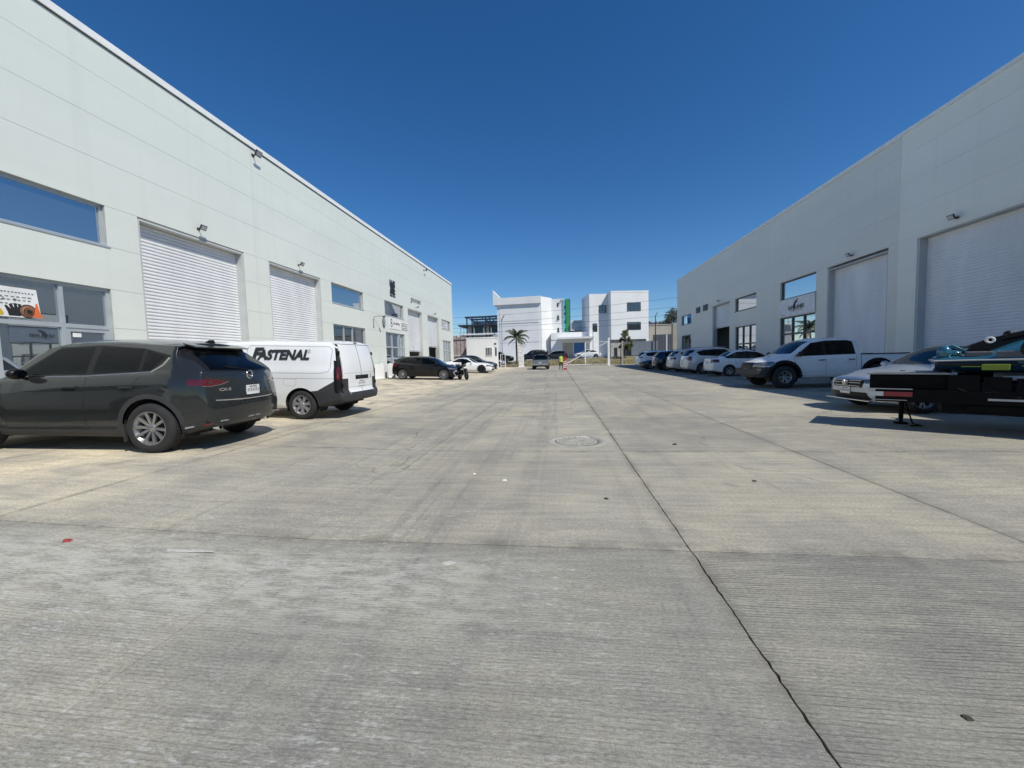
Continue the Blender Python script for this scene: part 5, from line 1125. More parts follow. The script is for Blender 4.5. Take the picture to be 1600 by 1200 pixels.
for sg in (1, -1):
    for q in range(7): y0, y1 = q * .1, q * .1 + .1; z0, z1 = .735 + .02 * (q / 7) ** 2, .735 + .02 * ((q + 1) / 7) ** 2; b.bar((c.hit_end(y0, z0, -1) - .005, sg * y0, z0), (c.hit_end(y1, z1, -1) - .005, sg * y1, z1), .014, .016)
b.build('tailgate_chrome', M_CHROME, V)
b = MB()
for sg in (1, -1):
    b.bar((c.hit_end(.30, .44, -1) - .006, sg * .02, .44), (c.hit_end(.62, .44, -1) - .006, sg * .62, .44), .02); b.bar((c.hit_end(.62, .44, -1) - .006, sg * .62, .44), (c.hit_end(.86, .50, -1) - .006, sg * .86, .36), .02)
b.build('bumper_chrome', M_STEEL, V)
for sg in (1, -1):
    b = MB(); b.box(c.hit_end(.76, .42, -1) - .012, c.hit_end(.76, .42, -1) + .04, sg * .64, sg * .86, .395, .425); b.build('reflector', M_RED, V)
    b = MB(); P_ = [(.45, 1.022), (.58, .985), (.72, .962), (.82, .968)]
    for p, q in zip(P_[:-1], P_[1:]): b.bar((c.hit_end(p[0], p[1], -1) - .003, sg * p[0], p[1]), (c.hit_end(q[0], q[1], -1) - .003, sg * q[0], q[1]), .010, .008)
    b.build('lamp_chrome', M_CHROME, V)
    b = MB(); b.box(c.hit_end(.70, 1.02, -1) - .004, c.hit_end(.70, 1.02, -1) + .02, sg * .62, sg * .72, 1.0, 1.035); b.build('reversing_lamp', M_HEADD, V)
b = MB()
for sg in (1, -1): b.lathe([(.034, 0), (.04, 0), (.04, .16), (.034, .16)], 14, axis='x', c=(c.hit_end(.55, .34, -1) - .02, sg * .55, .33))
b.build('exhaust_tip', M_CHROME, V)
b = MB(); x0 = c.hit_end(0, 1.09, -1); b.lathe([(.060, 0), (.072, .004), (.072, -.012), (.060, -.012)], 22, axis='x', c=(x0 - .006, 0, 1.115), closed=True)
b.prism([(-.055, 1.135), (-.02, 1.115), (0, 1.09), (.02, 1.115), (.055, 1.135), (.03, 1.105), (0, 1.072), (-.03, 1.105)], 'x', x0 - .004, x0 - .014); b.build('badge', M_CHROME, V)
text('badge_lettering', 'CX-5', .058, M_CHROME, V, (c.hit_end(.54, .90, -1) - .006, .54, .905), (-0.22, -1, 0), (0, 0, 1), .003, 0, .002, sx=1.5)
b = MB(); b.prism([(-1.42, 1.605), (-1.64, 1.59), (-1.61, 1.675), (-1.56, 1.675)], 'y', -.022, .022); b.build('fin_aerial', M_TRIM, V)
b = MB(); b.prism([(-1.60, 1.585), (-1.795, 1.535), (-1.80, 1.55), (-1.60, 1.605)], 'y', -.56, .56); b.build('roof_spoiler', P_GREY, V)
b = MB()
for sg in (1, -1): b.box(-.96, -.95, sg * .74, sg * .90, .16, .42)
b.build('mud_flap', M_CLAD, V)

# its neighbour in the next bay, seen only as a reflection in the shop window and in the grey paint
V, c = suv('white SUV parked in the bay before the dark grey one, mirrored in the shop window', P_WHITE, 4.5, 1.82, 1.66, 2.66, .9, .35, detail=0, cat='SUV', name='parked_suv')
put(V, -9.0, 2.2, math.pi, S_L)

# ------------------------------------------------------------------ white panel van
V = tag(empty('panel_van'), 'white panel van with bold black slanted lettering on its side', 'van'); L, Wd = 4.85, 1.855; a = L / 2; xf, xr = a - .88, a - .88 - 2.97; r = .33
c = Car(L, Wd, [(-a, 1.775), (-a + .5, 1.80), (-.6, 1.82), (.4, 1.80), (.75, 1.74), (a - .82, 1.17), (a - .7, 1.12), (a - .3, 1.0), (a, .86)], [(-a, 1.10), (-.5, 1.10), (.8, 1.06), (a - .9, 1.0), (a, .75)],
        [(-a, .40), (-a + .5, .30), (-a + 1, .24), (a - 1, .24), (a - .4, .22), (a, .28)], [(.25, -.1), (.45, 0), (.7, -.02), (.9, -.14), (1.0, -.25)], [(.25, .10), (.40, .0), (.56, -.02), (.66, .04), (1.0, .05), (1.7, .19), (1.78, .22)],
        tum=.16, kf=.3, kr=.09, dr=.5, nx=70, drop=.075, side=[(0, .95), (.15, .975), (.4, 1.0), (.85, .995), (1, .985)])
c.cut([(1.25, 1.12), (.72, 1.62), (.45, 1.66), (.36, 1.12)], 'y', 'window_trim', lo=.3); c.cut([(1.17, 1.145), (.71, 1.59), (.49, 1.63), (.41, 1.145)], 'y', 'side_window', lo=.3)
c.cut([(-.1, 1.2), (.70, 1.21), (.60, 1.62), (-.1, 1.68)], 'x', 'windshield', lo=.4, hi=a - .3, nrm=(.6, 0, .5))
# black lower corner, lamp column and bumper
c.cut([(-a - .1, .2), (-a + 1.2, .2), (-a + .78, .64), (-a + .60, .66), (-a + .14, .92), (-a - .1, .92)], 'y', 'bumper', lo=.55)
c.cut([(-.1, .2), (.56, .2), (.56, .60), (-.1, .60)], 'x', 'bumper', hi=-a + .3)
c.cut([(.775, .60), (1.0, .60), (1.0, 1.70), (.735, 1.70), (.76, 1.2)], 'x', 'lamp_column', hi=-a + .235)
c.cut([(.80, .90), (1.0, .90), (1.0, 1.18), (.80, 1.18)], 'x', 'tail_light', hi=-a + .19)
c.cut([(.5, .72), (1, .78), (1, .92), (.5, .84)], 'x', 'headlight', lo=a - .5); c.cut([(-.1, .55), (.5, .55), (.5, .82), (-.1, .82)], 'x', 'grille', lo=a - .35)
pn = [(-2.06, 1.08), (-2.10, 1.16), (-2.11, 1.56), (-2.04, 1.635), (-.15, 1.66), (-.08, 1.60), (-.05, 1.14), (-.55, 1.045), (-1.9, 1.045), (-2.06, 1.08)]
c.line(pn, 'y', .012, 'groove', lo=.4, only=['body'])
c.line([(-a + .1, .925), (-1.0, .925), (.3, .93), (.4, .93)], 'y', .010, 'groove', lo=.4, only=['body']); c.line([(.36, .3), (.36, 1.1)], 'y', lo=.4, only=['body']); c.line([(-.1, .3), (-.1, .93)], 'y', lo=.4, only=['body'])
c.line([(-1.32, .91), (-1.02, .91), (-1.02, .80), (-1.08, .76), (-1.28, .76), (-1.32, .80), (-1.32, .91)], 'y', .006, 'groove', lo=.4, only=['body'])
c.line([(.004, .55), (.004, 1.72)], 'x', .010, hi=-a + .4, only=['body']); c.line([(.72, 1.70), (.745, 1.2), (.76, .62)], 'x', .012, hi=-a + .3, only=['body']); c.line([(0, 1.705), (.72, 1.70)], 'x', .012, hi=-a + .4, only=['body'])
c.line([(.06, 1.04), (.70, 1.04)], 'x', .007, 'groove', hi=-a + .3, only=['body']); c.line([(.06, .72), (.70, .72)], 'x', .007, 'groove', hi=-a + .3, only=['body'])
for x in (xf, xr): c.arch(x, r, r + .06)
M_GROOVE = mat('body_groove', (.30, .31, .32), .5)
c.finish(dict(body=P_WHITE, window_trim=M_TRIM, side_window=M_CAR_GLASSC, windshield=M_CAR_GLASSC, bumper=M_CLAD, lamp_column=M_TRIM, tail_light=M_RED, headlight=M_HEAD, grille=M_TRIM, groove=M_GROOVE), V)
y = Wd / 2 - .115; wheels(V, [(xf, y), (xf, -y), (xr, y), (xr, -y)], r, .21, .215, (7, .13, .022, .016, 0, .004), M_STEEL); under(c, V, (xf, xr), r, .27, y)
seats(V, Wd, [.35, .0], .75, dash=1.1); mirror(V, 1.05, Wd / 2 - .02, 1.18, M_TRIM, 1.15); handles(c, V, (.48,), .98, M_TRIM)
ys = c.hit_side(-1.0, 1.40) + .003
text('lettering', 'F', .385, M_BLACK, V, (-.315, ys, 1.458), (-1, 0, 0), (0, -.16, 1), .003, .22, .016, sx=1.25)
text('lettering', 'ASTENAL', .300, M_BLACK, V, (-.985, ys + .003, 1.443), (-1, 0, 0), (0, -.16, 1), .003, .22, .013, sx=.98)
text('registered_mark', '®', .07, M_GREYP, V, (-1.62, ys, 1.55), (-1, 0, 0), (0, -.16, 1), .002)
for v in (V,):
    xb = c.hit_end(.1, .96, -1)
    b = MB(); b.box(xb - .006, xb + .03, -.34, .28, .885, .985, .01); b.build('door_handle_recess', M_TRIM, V)
    b = MB(); b.box(xb - .02, xb, .06, .24, .935, .965, .005); b.build('handle', M_CLAD, V)
    plate(V, xb - .008, .02, .80, -1, w=.34, h=.15, seed=4)
    b = MB(); b.lathe([(.038, 0), (.05, -.006), (.05, .01), (.038, .01)], 18, axis='x', c=(c.hit_end(.45, .95, -1) - .004, -.45, .95), closed=True); b.bar((xb - .01, -.475, .97), (xb - .01, -.45, .925), .008); b.bar((xb - .01, -.425, .97), (xb - .01, -.45, .925), .008); b.build('badge', M_CHROME, V)
    xh = c.hit_end(.74, 1.45, -1)
    b = MB()
    for sg in (1, -1):
        for z in (.78, 1.5): b.box(c.hit_end(.74, z, -1) - .02, c.hit_end(.74, z, -1) + .02, sg * .735, sg * .80, z - .04, z + .04, .006)
    b.build('door_hinge', M_TRIM, V); b = MB(); b.box(c.hit_end(0, 1.74, -1) - .01, c.hit_end(0, 1.74, -1) + .04, -.07, .07, 1.735, 1.76); b.build('brake_light', M_RED, V)
put(V, -7.16, 9.01, math.pi, S_L)

# ------------------------------------------------------------------ black hatchback with its nose torn open
V, c = sedan('black hatchback with silver rims and a torn open front end', P_BLACK, 4.36, 1.82, 1.48, 2.65, .90, .325, (10, .12, .010, .008, 0, .01), M_RIM, hatch=True, damaged=True, rr=.235, m_glass=M_CAR_GLASS, cat='hatchback')
put(V, -8.38, 24.5, 0.0, -S_L)
M_CRASH = mat('bare_crash_metal', (.50, .51, .52), .4, .6, var=.3, scale=12)
b = MB(); b.box(1.86, 1.93, -.62, .62, .42, .56, .02); b.bar((1.5, .55, .5), (1.9, .5, .5), .1); b.bar((1.5, -.55, .5), (1.9, -.5, .5), .1); b.build('crash_bar', M_CRASH, V)
b = MB(); b.box(1.80, 1.84, -.52, .52, .25, .64); b.build('radiator', M_UNDER, V)
b = MB(); b.bar((1.75, -.7, .62), (2.02, -.3, .55), .05); b.bar((1.9, -.68, .3), (2.08, .2, .24), .06); b.bar((1.82, -.74, .55), (2.0, -.66, .26), .05); b.box(1.86, 2.06, -.66, -.46, .50, .63, .03); b.build('hanging_lamp_and_brackets', M_CRASH, V)
b = MB(); b.prism([(1.7, .2), (1.95, .2), (2.0, .3), (1.8, .42), (1.7, .4)], 'y', -.86, -.70); b.prism([(1.7, .2), (2.02, .2), (2.04, .34), (1.8, .42)], 'y', .70, .86); b.build('torn_bumper', M_TRIM, V)
b = MB(); b.prism([(-1.70, 1.425), (-2.0, 1.395), (-2.02, 1.42), (-1.70, 1.455)], 'y', -.55, .55); b.build('roof_spoiler', P_BLACK, V)

# ------------------------------------------------------------------ motorcycle
V = tag(empty('motorcycle'), 'black motorcycle parked at the torn nose of the black hatchback', 'motorcycle')
def moto_wheel(x, w):
    t = MB(); t.lathe([(.22, -w * .4), (.27, -w * .5), (.305, -w * .3), (.315, 0), (.305, w * .3), (.27, w * .5), (.22, w * .4)], 28, axis='y'); o = t.build('wheel', M_TYRE, V, (x, 0, .315))
    m = MB(); m.lathe([(.20, -.035), (.23, -.04), (.23, .04), (.20, .035)], 28, axis='y', closed=True)
    for k in range(5): q = 2 * math.pi * k / 5; m.bar((.03 * math.cos(q), 0, .03 * math.sin(q)), (.21 * math.cos(q), 0, .21 * math.sin(q)), .03, .03)
    m.lathe([(0, -.06), (.05, -.06), (.05, .06), (0, .06)], 12, axis='y'); m.build('rim', M_RIMD, o)
moto_wheel(.70, .12); moto_wheel(-.68, .16)
b = MB(); b.tube([(.70, .09, .315), (.58, .09, .62), (.47, .09, .92)], .024, 8); b.tube([(.70, -.09, .315), (.58, -.09, .62), (.47, -.09, .92)], .024, 8); b.build('fork', M_STEEL, V)
b = MB(); b.tube([(.45, 0, .90), (.30, 0, .80), (-.1, 0, .72), (-.45, 0, .68)], [.05, .05, .04, .04], 8); b.tube([(.42, 0, .80), (.30, 0, .45), (.0, 0, .28), (-.35, 0, .35), (-.3, 0, .65)], .03, 8); b.tube([(-.3, .08, .40), (-.68, .09, .315)], .03, 6); b.tube([(-.3, -.08, .40), (-.68, -.09, .315)], .03, 6); b.build('frame', M_LAMP, V)
b = MB(); b.ball((.18, 0, .84), .2, (1.3, .75, .68)); b.build('fuel_tank', P_BLACK, V)
b = MB(); b.prism([(-.02, .80), (-.3, .72), (-.62, .80), (-.92, .90), (-.90, .96), (-.6, .90), (-.3, .82), (-.02, .88)], 'y', -.12, .12); b.build('seat', M_TRIM, V)
b = MB(); b.box(-.15, .22, -.15, .15, .34, .62, .05); b.lathe([(0, -.2), (.1, -.2), (.1, .2), (0, .2)], 14, axis='y', c=(-.05, 0, .42)); b.box(.22, .30, -.12, .12, .42, .66, .01); b.build('engine', M_UNDER, V)
b = MB(); b.tube([(.36, -.38, 1.06), (.42, -.2, 1.02), (.44, 0, .98), (.42, .2, 1.02), (.36, .38, 1.06)], .015, 8); b.tube([(.35, -.38, 1.06), (.30, -.46, 1.05)], .022, 8); b.tube([(.35, .38, 1.06), (.30, .46, 1.05)], .022, 8); b.build('handlebar', M_LAMP, V)
b = MB(); b.ball((.60, 0, .93), .12, (.7, 1, .85)); h = b.build('headlight', M_HEADD, V)
b = MB(); b.prism([(.55, 1.0), (.68, 1.02), (.50, 1.26), (.46, 1.26)], 'y', -.15, .15); b.build('windscreen', M_CAR_GLASS, V)
b = MB()
for sg in (1, -1): b.bar((.42, sg * .2, 1.03), (.36, sg * .28, 1.2), .012); b.ball((.36, sg * .31, 1.21), .06, (.4, 1, .65), 10, 6)
b.build('mirror', M_TRIM, V)
b = MB(); b.prism([(.42, .62), (.72, .68), (.98, .55), (.96, .60), (.72, .73), (.44, .66)], 'y', -.065, .065); b.prism([(-.62, .72), (-.98, .62), (-1.02, .50), (-.98, .66), (-.62, .78)], 'y', -.08, .08); b.build('mudguard', M_TRIM, V)
b = MB(); b.tube([(.22, -.14, .40), (.05, -.17, .22), (-.4, -.18, .28), (-.85, -.19, .42)], [.022, .025, .04, .05], 8); b.build('exhaust', M_STEEL, V)
b = MB(); b.bar((-.05, .12, .30), (-.12, .26, .01), .022); b.build('side_stand', M_LAMP, V)
b = MB(); b.box(.665, .675, -.09, .09, .76, .82); b.build('plate', M_PLATE, V)
put(V, -6.0, 24.3, R(-58)); V.rotation_euler.x = R(7)

# ------------------------------------------------------------------ white coupe and the black saloon behind it
V, c = sedan('white fastback coupe with black wheels, nose toward the lane', P_WHITE, 4.78, 1.9, 1.38, 2.72, .93, .35, (5, .2, .018, .015, 0, .02), M_RIMD, coupe=True, rr=.25, m_glass=M_CAR_GLASS, tail='wide', cat='coupe', m_head=M_HEADD)
put(V, -8.16, 35.0, R(-3), -S_L)
V, c = sedan('black saloon standing behind the white coupe by the guard house', P_BLACK, 4.9, 1.88, 1.60, 2.85, .92, .36, (5, .2, .02, .016, 0, .01), M_RIMD, rr=.24, m_glass=M_CAR_GLASSC, cat='saloon')
put(V, -8.55, 38.9, R(-4), -S_L)

# ------------------------------------------------------------------ white pickup with black wheel arches
def pickup(label, col, L=5.25, W=1.95, H=1.83, wb=3.10, fo=.90, r=.395, arches=True, cat='pickup truck', rimst=(6, .2, .016, .014, 0, .03), m_rim=M_RIM, black_front=True, cover=True):
    V = tag(empty('pickup_truck'), label, cat); a = L / 2; xf = a - fo; xr = xf - wb; h = H / 1.83; B = 1.16 * h
    c = Car(L, W, [(-a, B), (-a + .3, B + .01), (-.86, B + .02), (-.83, B + .03), (-.76, 1.70 * h), (-.70, 1.75 * h), (-.4, 1.815 * h), (.25, 1.83 * h), (.60, 1.79 * h), (.86, 1.70 * h), (1.52, 1.25 * h), (1.63, 1.20 * h), (2.2, 1.13 * h), (a - .15, 1.05 * h), (a, .99 * h)],
            [(-a, 1.10 * h), (-.8, 1.12 * h), (.9, 1.09 * h), (1.6, 1.06 * h), (a, .88 * h)], [(-a, .52), (-a + .6, .42), (-a + 1.2, .36), (a - 1.2, .36), (a - .5, .36), (a, .40)],
            [(.3, -.12), (.5, 0), (.8, 0), (.95 * h, -.05), (1.05 * h, -.2)], [(.4, .05), (.6, 0), (.9, .02), (1.16 * h, .03)], tum=.26, kf=.30, kr=.04, dr=.3, nx=84, dropf=[(-a, .02), (-.80, .025), (-.74, .08), (1.4, .09), (a, .09)], side=[(0, .95), (.15, .97), (.4, 1.0), (.8, .995), (1, .97)])
    c.cut([(1.36, 1.155 * h), (.76, 1.63 * h), (.25, 1.70 * h), (-.45, 1.695 * h), (-.62, 1.64 * h), (-.66, 1.18 * h)], 'y', 'window_trim', lo=.3)
    c.cut([(1.26, 1.18 * h), (.75, 1.595 * h), (.42, 1.655 * h), (.38, 1.19 * h)], 'y', 'side_window', lo=.3); c.cut([(.30, 1.195 * h), (.33, 1.665 * h), (-.44, 1.66 * h), (-.57, 1.61 * h), (-.61, 1.205 * h)], 'y', 'side_window', lo=.3)
    c.cut([(-.1, 1.255 * h), (.74, 1.26 * h), (.62, 1.69 * h), (-.1, 1.74 * h)], 'x', 'windshield', lo=.6, hi=a - .6, nrm=(.6, 0, .5)); c.cut([(-.1, 1.20 * h), (.76, 1.21 * h), (.66, 1.68 * h), (-.1, 1.71 * h)], 'x', 'rear_window', hi=-.6, lo=-.95)
    if cover: c.cut([(-a + .10, -.1), (-.88, -.1), (-.88, .80), (-a + .10, .80)], 'z', 'bed_cover', lo=B - .1)
    c.cut([(-.1, .78 * h), (.47, .78 * h), (.47, .97 * h), (-.1, .97 * h)], 'x', 'grille', lo=a - .35); c.cut([(.475, .78 * h), (1, .83 * h), (1, 1.0 * h), (.475, .96 * h)], 'x', 'headlight', lo=a - .60)
    c.cut([(.79, .80), (1, .80), (1, 1.10 * h), (.79, 1.10 * h)], 'x', 'tail_light', hi=-a + .22)
    if black_front: c.cut([(-.1, .3), (1, .3), (1, .80 * h), (-.1, .78 * h)], 'x', 'front_bumper', lo=a - .75, only=['body'])
    c.cut([(-.1, .4), (1, .4), (1, .66), (-.1, .66)], 'x', 'rear_bumper', hi=-a + .25, only=['body'])
    c.line([(.34, .45), (.34, 1.17 * h)], 'y', lo=.4, only=['body']); c.line([(1.30, .45), (1.38, 1.1 * h)], 'y', lo=.4, only=['body']); c.line([(-.64, .7), (-.68, 1.17 * h)], 'y', lo=.4, only=['body']); c.line([(-.81, .45), (-.82, B)], 'y', .018, lo=.4, only=['body']); c.line([(-.64, .45), (1.3, .45)], 'y', lo=.4, only=['body'])
    for x in (xf, xr): c.arch(x, r + .02, r + .075, .12 if arches else 0)
    mt = dict(body=col, window_trim=M_TRIM, side_window=M_CAR_GLASS, windshield=M_CAR_GLASSC, rear_window=M_CAR_GLASSC, bed_cover=M_CLAD, grille=M_TRIM, headlight=M_HEAD, tail_light=M_RED, front_bumper=M_CLAD, rear_bumper=M_STEEL, cladding=M_TRIM)
    c.finish(mt, V); y = W / 2 - .11 + (.02 if arches else 0); wheels(V, [(xf, y), (xf, -y), (xr, y), (xr, -y)], r, .27, .225, rimst, m_rim); under(c, V, (xf, xr), r, .40, y - .03)
    seats(V, W, [.62, -.15], .85, dash=1.25); mirror(V, 1.24, W / 2 - .02, 1.21 * h, M_TRIM if arches else col, 1.2); handles(c, V, (.48, -.50), 1.0 * h, M_TRIM)
    plate(V, c.hit_end(0, .68, 1) + .003, .0, .66, 1); plate(V, c.hit_end(0, .72, -1) - .003, 0, .80, -1)
    return V, c
V, c = pickup('white double cab pickup with black wheel arches and black front bumper', P_WHITE, r=.41)
put(V, 9.93, 16.30, math.pi, -S_R)
b = MB()
for sg in (1, -1):
    for q in range(10):
        a0 = math.pi * (.0 + q / 10); a1 = math.pi * (q + 1) / 10; R_ = .545
        b.bar((1.725 + R_ * math.cos(a0), sg * .965, .41 + R_ * math.sin(a0)), (1.725 + R_ * math.cos(a1), sg * .965, .41 + R_ * math.sin(a1)), .07, .10, up=(0, 1, 0)); b.bar((-1.375 + R_ * math.cos(a0), sg * .965, .41 + R_ * math.sin(a0)), (-1.375 + R_ * math.cos(a1), sg * .965, .41 + R_ * math.sin(a1)), .07, .10, up=(0, 1, 0))
b.build('wheel_arch_flare', M_TRIM, V)
b = MB(); b.box(2.42, 2.66, -.86, .86, .50, .74, .05); b.box(2.5, 2.60, -.5, .5, .42, .5); b.build('bull_bar', M_CLAD, V)
b = MB()
for z in (.83, .88, .93): b.box(c.hit_end(0, z, 1) - .02, c.hit_end(0, z, 1) + .012, -.44, .44, z - .008, z + .008)
b.build('grille_bar', M_TRIM, V)
b = MB()
for sg in (1, -1): b.tube([(-.84, sg * .93, 1.175), (-2.55, sg * .93, 1.165)], .02, 6); b.box(1.36, 1.42, sg * (c.hit_side(1.39, .93)), sg * (c.hit_side(1.39, .93) + .012), .91, .94)
b.build('bed_rail', M_TRIM, V)
# silver pickup by the gate, seen from behind
V, c = pickup('grey pickup with a black roll bar and ladder rack, driving out by the gate', paint('pewter_paint', (.20, .21, .22), .5, .4), 5.2, 1.86, 1.76, arches=False, r=.37, black_front=False, cover=False)
put(V, -2.05, 47.3, R(90))
b = MB()
for sg in (1, -1): b.tube([(-.95, sg * .78, 1.1), (-.98, sg * .78, 2.02)], .09, 8); b.tube([(-1.3, sg * .8, 1.1), (-.98, sg * .80, 1.75)], .04, 8); b.bar((-.98, sg * .80, 2.0), (-.98, sg * .80, 2.16), .16)
b.bar((-.98, -.84, 1.94), (-.98, .84, 1.94), .18); b.bar((-.98, -.80, 1.70), (-.98, .80, 1.70), .05); b.build('ladder_rack', M_TRIM, V)
b = MB(); b.box(-2.36, -.90, -.76, .76, 1.10, 1.16); b.build('bed_load', M_CLAD, V)

# ------------------------------------------------------------------ the row on the right
V, c = sedan('silver grey saloon facing the lane between the white pickup and the trailer', P_LBLUE, 4.70, 1.80, 1.46, 2.69, .88, .325, m_rim=M_RIM, cat='saloon', rr=.215)
put(V, 8.82, 9.68, math.pi, -S_R)
xe = max(c.hit_end(0, z, 1) for z in (.56, .60, .64)) + .004
b = MB(); b.lathe([(.062, .0), (.075, .008), (.075, -.01), (.062, -.01)], 24, axis='x', c=(xe + .012, 0, .62), closed=True)
for p, q in (((-.052, .645), (-.022, .570)), ((-.022, .570), (0, .620)), ((0, .620), (.022, .570)), ((.022, .570), (.052, .645)), ((-.03, .677), (0, .627)), ((.03, .677), (0, .627))): b.bar((xe + .014, p[0], p[1]), (xe + .014, q[0], q[1]), .012)
b.build('badge', M_CHROME, V)
b = MB()
for z in (.55, .62, .67): b.bar((c.hit_end(0, z, 1) + .004, -.42, z), (c.hit_end(0, z, 1) + .004, .42, z), .014, .01)
b.build('grille_bar', M_CHROME, V)
b = MB(); b.box(c.hit_end(.0, .27, 1) - .02, c.hit_end(.0, .27, 1) + .02, -.66, .66, .235, .25); b.build('bumper_chrome', M_CHROME, V)
V, c = sedan('white saloon parked tail out right beside the white pickup', P_WHITE, 4.45, 1.70, 1.50, 2.60, .87, .31, (5, .22, .022, .02, 0, .01), M_RIM, cat='saloon', rr=.205, trunk=1.06)
put(V, 10.95, 24.45, 0, S_R)
V, c = suv('silver SUV with big red tail lamps next to the white saloon', P_PEARL, 4.75, 1.84, 1.74, 2.75, .93, .355, rimstyle=(5, .2, .024, .02, 0, .01), rear_rake=.36, cat='SUV', name='parked_suv', tailz=(.86, 1.12), tail_y=.56)
put(V, 10.75, 27.9, 0, S_R)
V, c = suv('pale gold crossover with a wide red tail lamp, fourth from the far end', paint('champagne_paint', (.62, .61, .56), .25, .35), 4.85, 1.86, 1.70, 2.85, .95, .36, rimstyle=(5, .2, .024, .02, 0, .01), rear_rake=.44, cat='crossover', name='parked_suv', tailz=(.94, 1.10), tail_y=.36)
put(V, 10.75, 31.2, 0, S_R)
V, c = suv('navy blue SUV in deep shade, tail to the lane', P_NAVY, 4.5, 1.82, 1.68, 2.65, .9, .35, cat='SUV', name='parked_suv', rails=False, m_head=M_HEADD)
put(V, 10.3, 34.8, 0, S_R)
V, c = sedan('dark grey saloon between the navy and the farthest white SUV', P_DGREY, 4.55, 1.78, 1.46, 2.68, .9, .32, cat='saloon', m_head=M_HEADD)
put(V, 9.9, 38.2, math.pi, -S_R)
V, c = suv('white SUV at the far end of the right hand row', P_WHITE, 4.85, 1.9, 1.76, 2.85, .95, .37, rear_rake=.42, cat='SUV', name='parked_suv', tailz=(.98, 1.10), tail_y=.5)
put(V, 10.4, 41.7, R(4), S_R)

# ------------------------------------------------------------------ cars on the street beyond the gate
def street_put(V, x, y, h): V['group'] = 'cars on the street beyond the gate'; V.location = (x, y, street_z(x)); V.rotation_euler = (0, 0, h)
V, c = sedan('white saloon passing on the street behind the sliding gate', P_WHITE, 4.5, 1.78, 1.48, 2.65, .88, .32, detail=0, cat='saloon'); street_put(V, 4.75, 65.0, math.pi)
V, c = sedan('dark hatchback on the street to the right of the grey pickup', P_DGREY, 4.1, 1.76, 1.52, 2.55, .85, .32, hatch=True, detail=0, cat='hatchback', m_glass=M_CAR_GLASS); street_put(V, -.35, 65.2, math.pi)
V, c = suv('dark navy people carrier on the street between pillar and pickup', P_NAVY, 4.9, 1.9, 1.80, 2.95, .9, .34, detail=0, cat='people carrier', name='parked_car', m_glass=M_CAR_GLASSC); street_put(V, -4.1, 64.9, math.pi)
V, c = suv('black SUV on the street behind the pedestrian gate frame', P_BLACK, 4.6, 1.86, 1.75, 2.7, .9, .36, detail=0, cat='SUV', name='parked_car'); street_put(V, -9.55, 64.4, 0)
V, c = sedan('silver car on the street half hidden behind the guard house', P_SILVER, 4.4, 1.75, 1.46, 2.6, .88, .31, detail=0, cat='saloon'); street_put(V, -9.6, 61.0, 0); V.location = (-9.9, 57.8, gz(-9.9, 56) + .1)

# ------------------------------------------------------------------ boat trailer with a blue jet ski, right foreground
TZ = gz(7, 7.7)
TR = tag(empty('boat_trailer', (5.87, 7.94, TZ), R(-38)), 'black boat trailer with tool box and red white reflective strip, right foreground', 'trailer')
M_TBLK = mat('black_trailer_paint', (.0035, .0035, .004), .6, 0, var=.3, scale=6, spec=.12); M_LID = mat('grey_lid', (.22, .23, .24), .55, .1, var=.15, scale=4)
b = MB()
for y in (-.80, .28): b.box(.02, 5.0, y - .05, y + .05, .46, .66)
for x in (.10, 1.3, 2.4, 3.6, 4.8): b.box(x, x + .1, -.75, .24, .50, .62)
b.box(-.02, .06, -.85, .33, .46, .66); b.build('frame', M_TBLK, TR)
b = MB(); b.box(-.10, .84, -.74, .26, .665, .905, .02); bx = b.build('tool_box', M_TBLK, TR)
b = MB(); b.box(-.13, .87, -.78, .30, .907, .93, .006); b.box(-.06, .80, -.6, .14, .93, .94); b.build('lid', M_LID, bx)
b = MB(); b.box(-.10, .08, -.857, -.851, .55, .625); b.build('reflective_strip', mat('white_reflector', (.62, .61, .58), .3), TR)
b = MB(); b.box(.08, .42, -.857, -.851, .55, .625); b.build('reflective_strip', mat('red_reflector', (.26, .022, .032), .35), TR)
b = MB(); b.box(-.12, .42, -.86, -.85, .665, .68); b.box(-.02, .36, -.86, -.85, .485, .495); b.box(1.2, 1.55, -.86, -.851, .53, .56); b.build('edge_strip', M_STEEL, TR)
b = MB(); b.tube([(.30, -.05, .95), (.30, -.05, .10)], .035, 10); b.tube([(.30, -.05, .30), (.30, -.05, .02)], .028, 10); b.lathe([(0, 0), (.10, 0), (.09, .025), (.03, .03)], 16, c=(.30, -.05, .0)); b.bar((.30, -.05, .9), (.30, -.25, .9), .02); b.build('jack_stand', M_TBLK, TR)
b = MB(); b.tube([(.32, .05, .6), (.38, .0, .25), (.45, -.1, .02), (.55, -.3, .015), (.42, -.38, .015)], .012, 6); b.build('safety_chain', M_TBLK, TR)
for y in (-.55, .12): b = MB(); b.box(1.35, 4.9, y - .07, y + .07, .82, .89, .01); b.build('bunk', M_STEEL, TR); b = MB(); [b.bar((x, y, .62), (x + .12, y, .83), .06, .05) for x in (1.6, 2.6, 3.6, 4.5)]; b.build('bunk_strut', M_STEEL, TR)
b = MB(); b.box(1.9, 5.0, -.90, -.86, .61, .622); b.bar((2.25, -.88, .90), (2.45, -.88, .62), .07, .03); b.box(1.95, 2.9, -.90, -.86, .88, .90); b.box(2.05, 2.5, -.90, -.86, .735, .75); b.build('side_rail', M_STEEL, TR)
b = MB()
for sg in (1, -1): b.prism([(2.35, .36), (2.45, .60), (2.7, .72), (3.3, .72), (3.55, .60), (3.65, .36), (3.55, .36), (3.45, .56), (3.26, .66), (2.74, .66), (2.55, .56), (2.45, .36)], 'y', -.26 + sg * .60, -.26 + sg * .84)
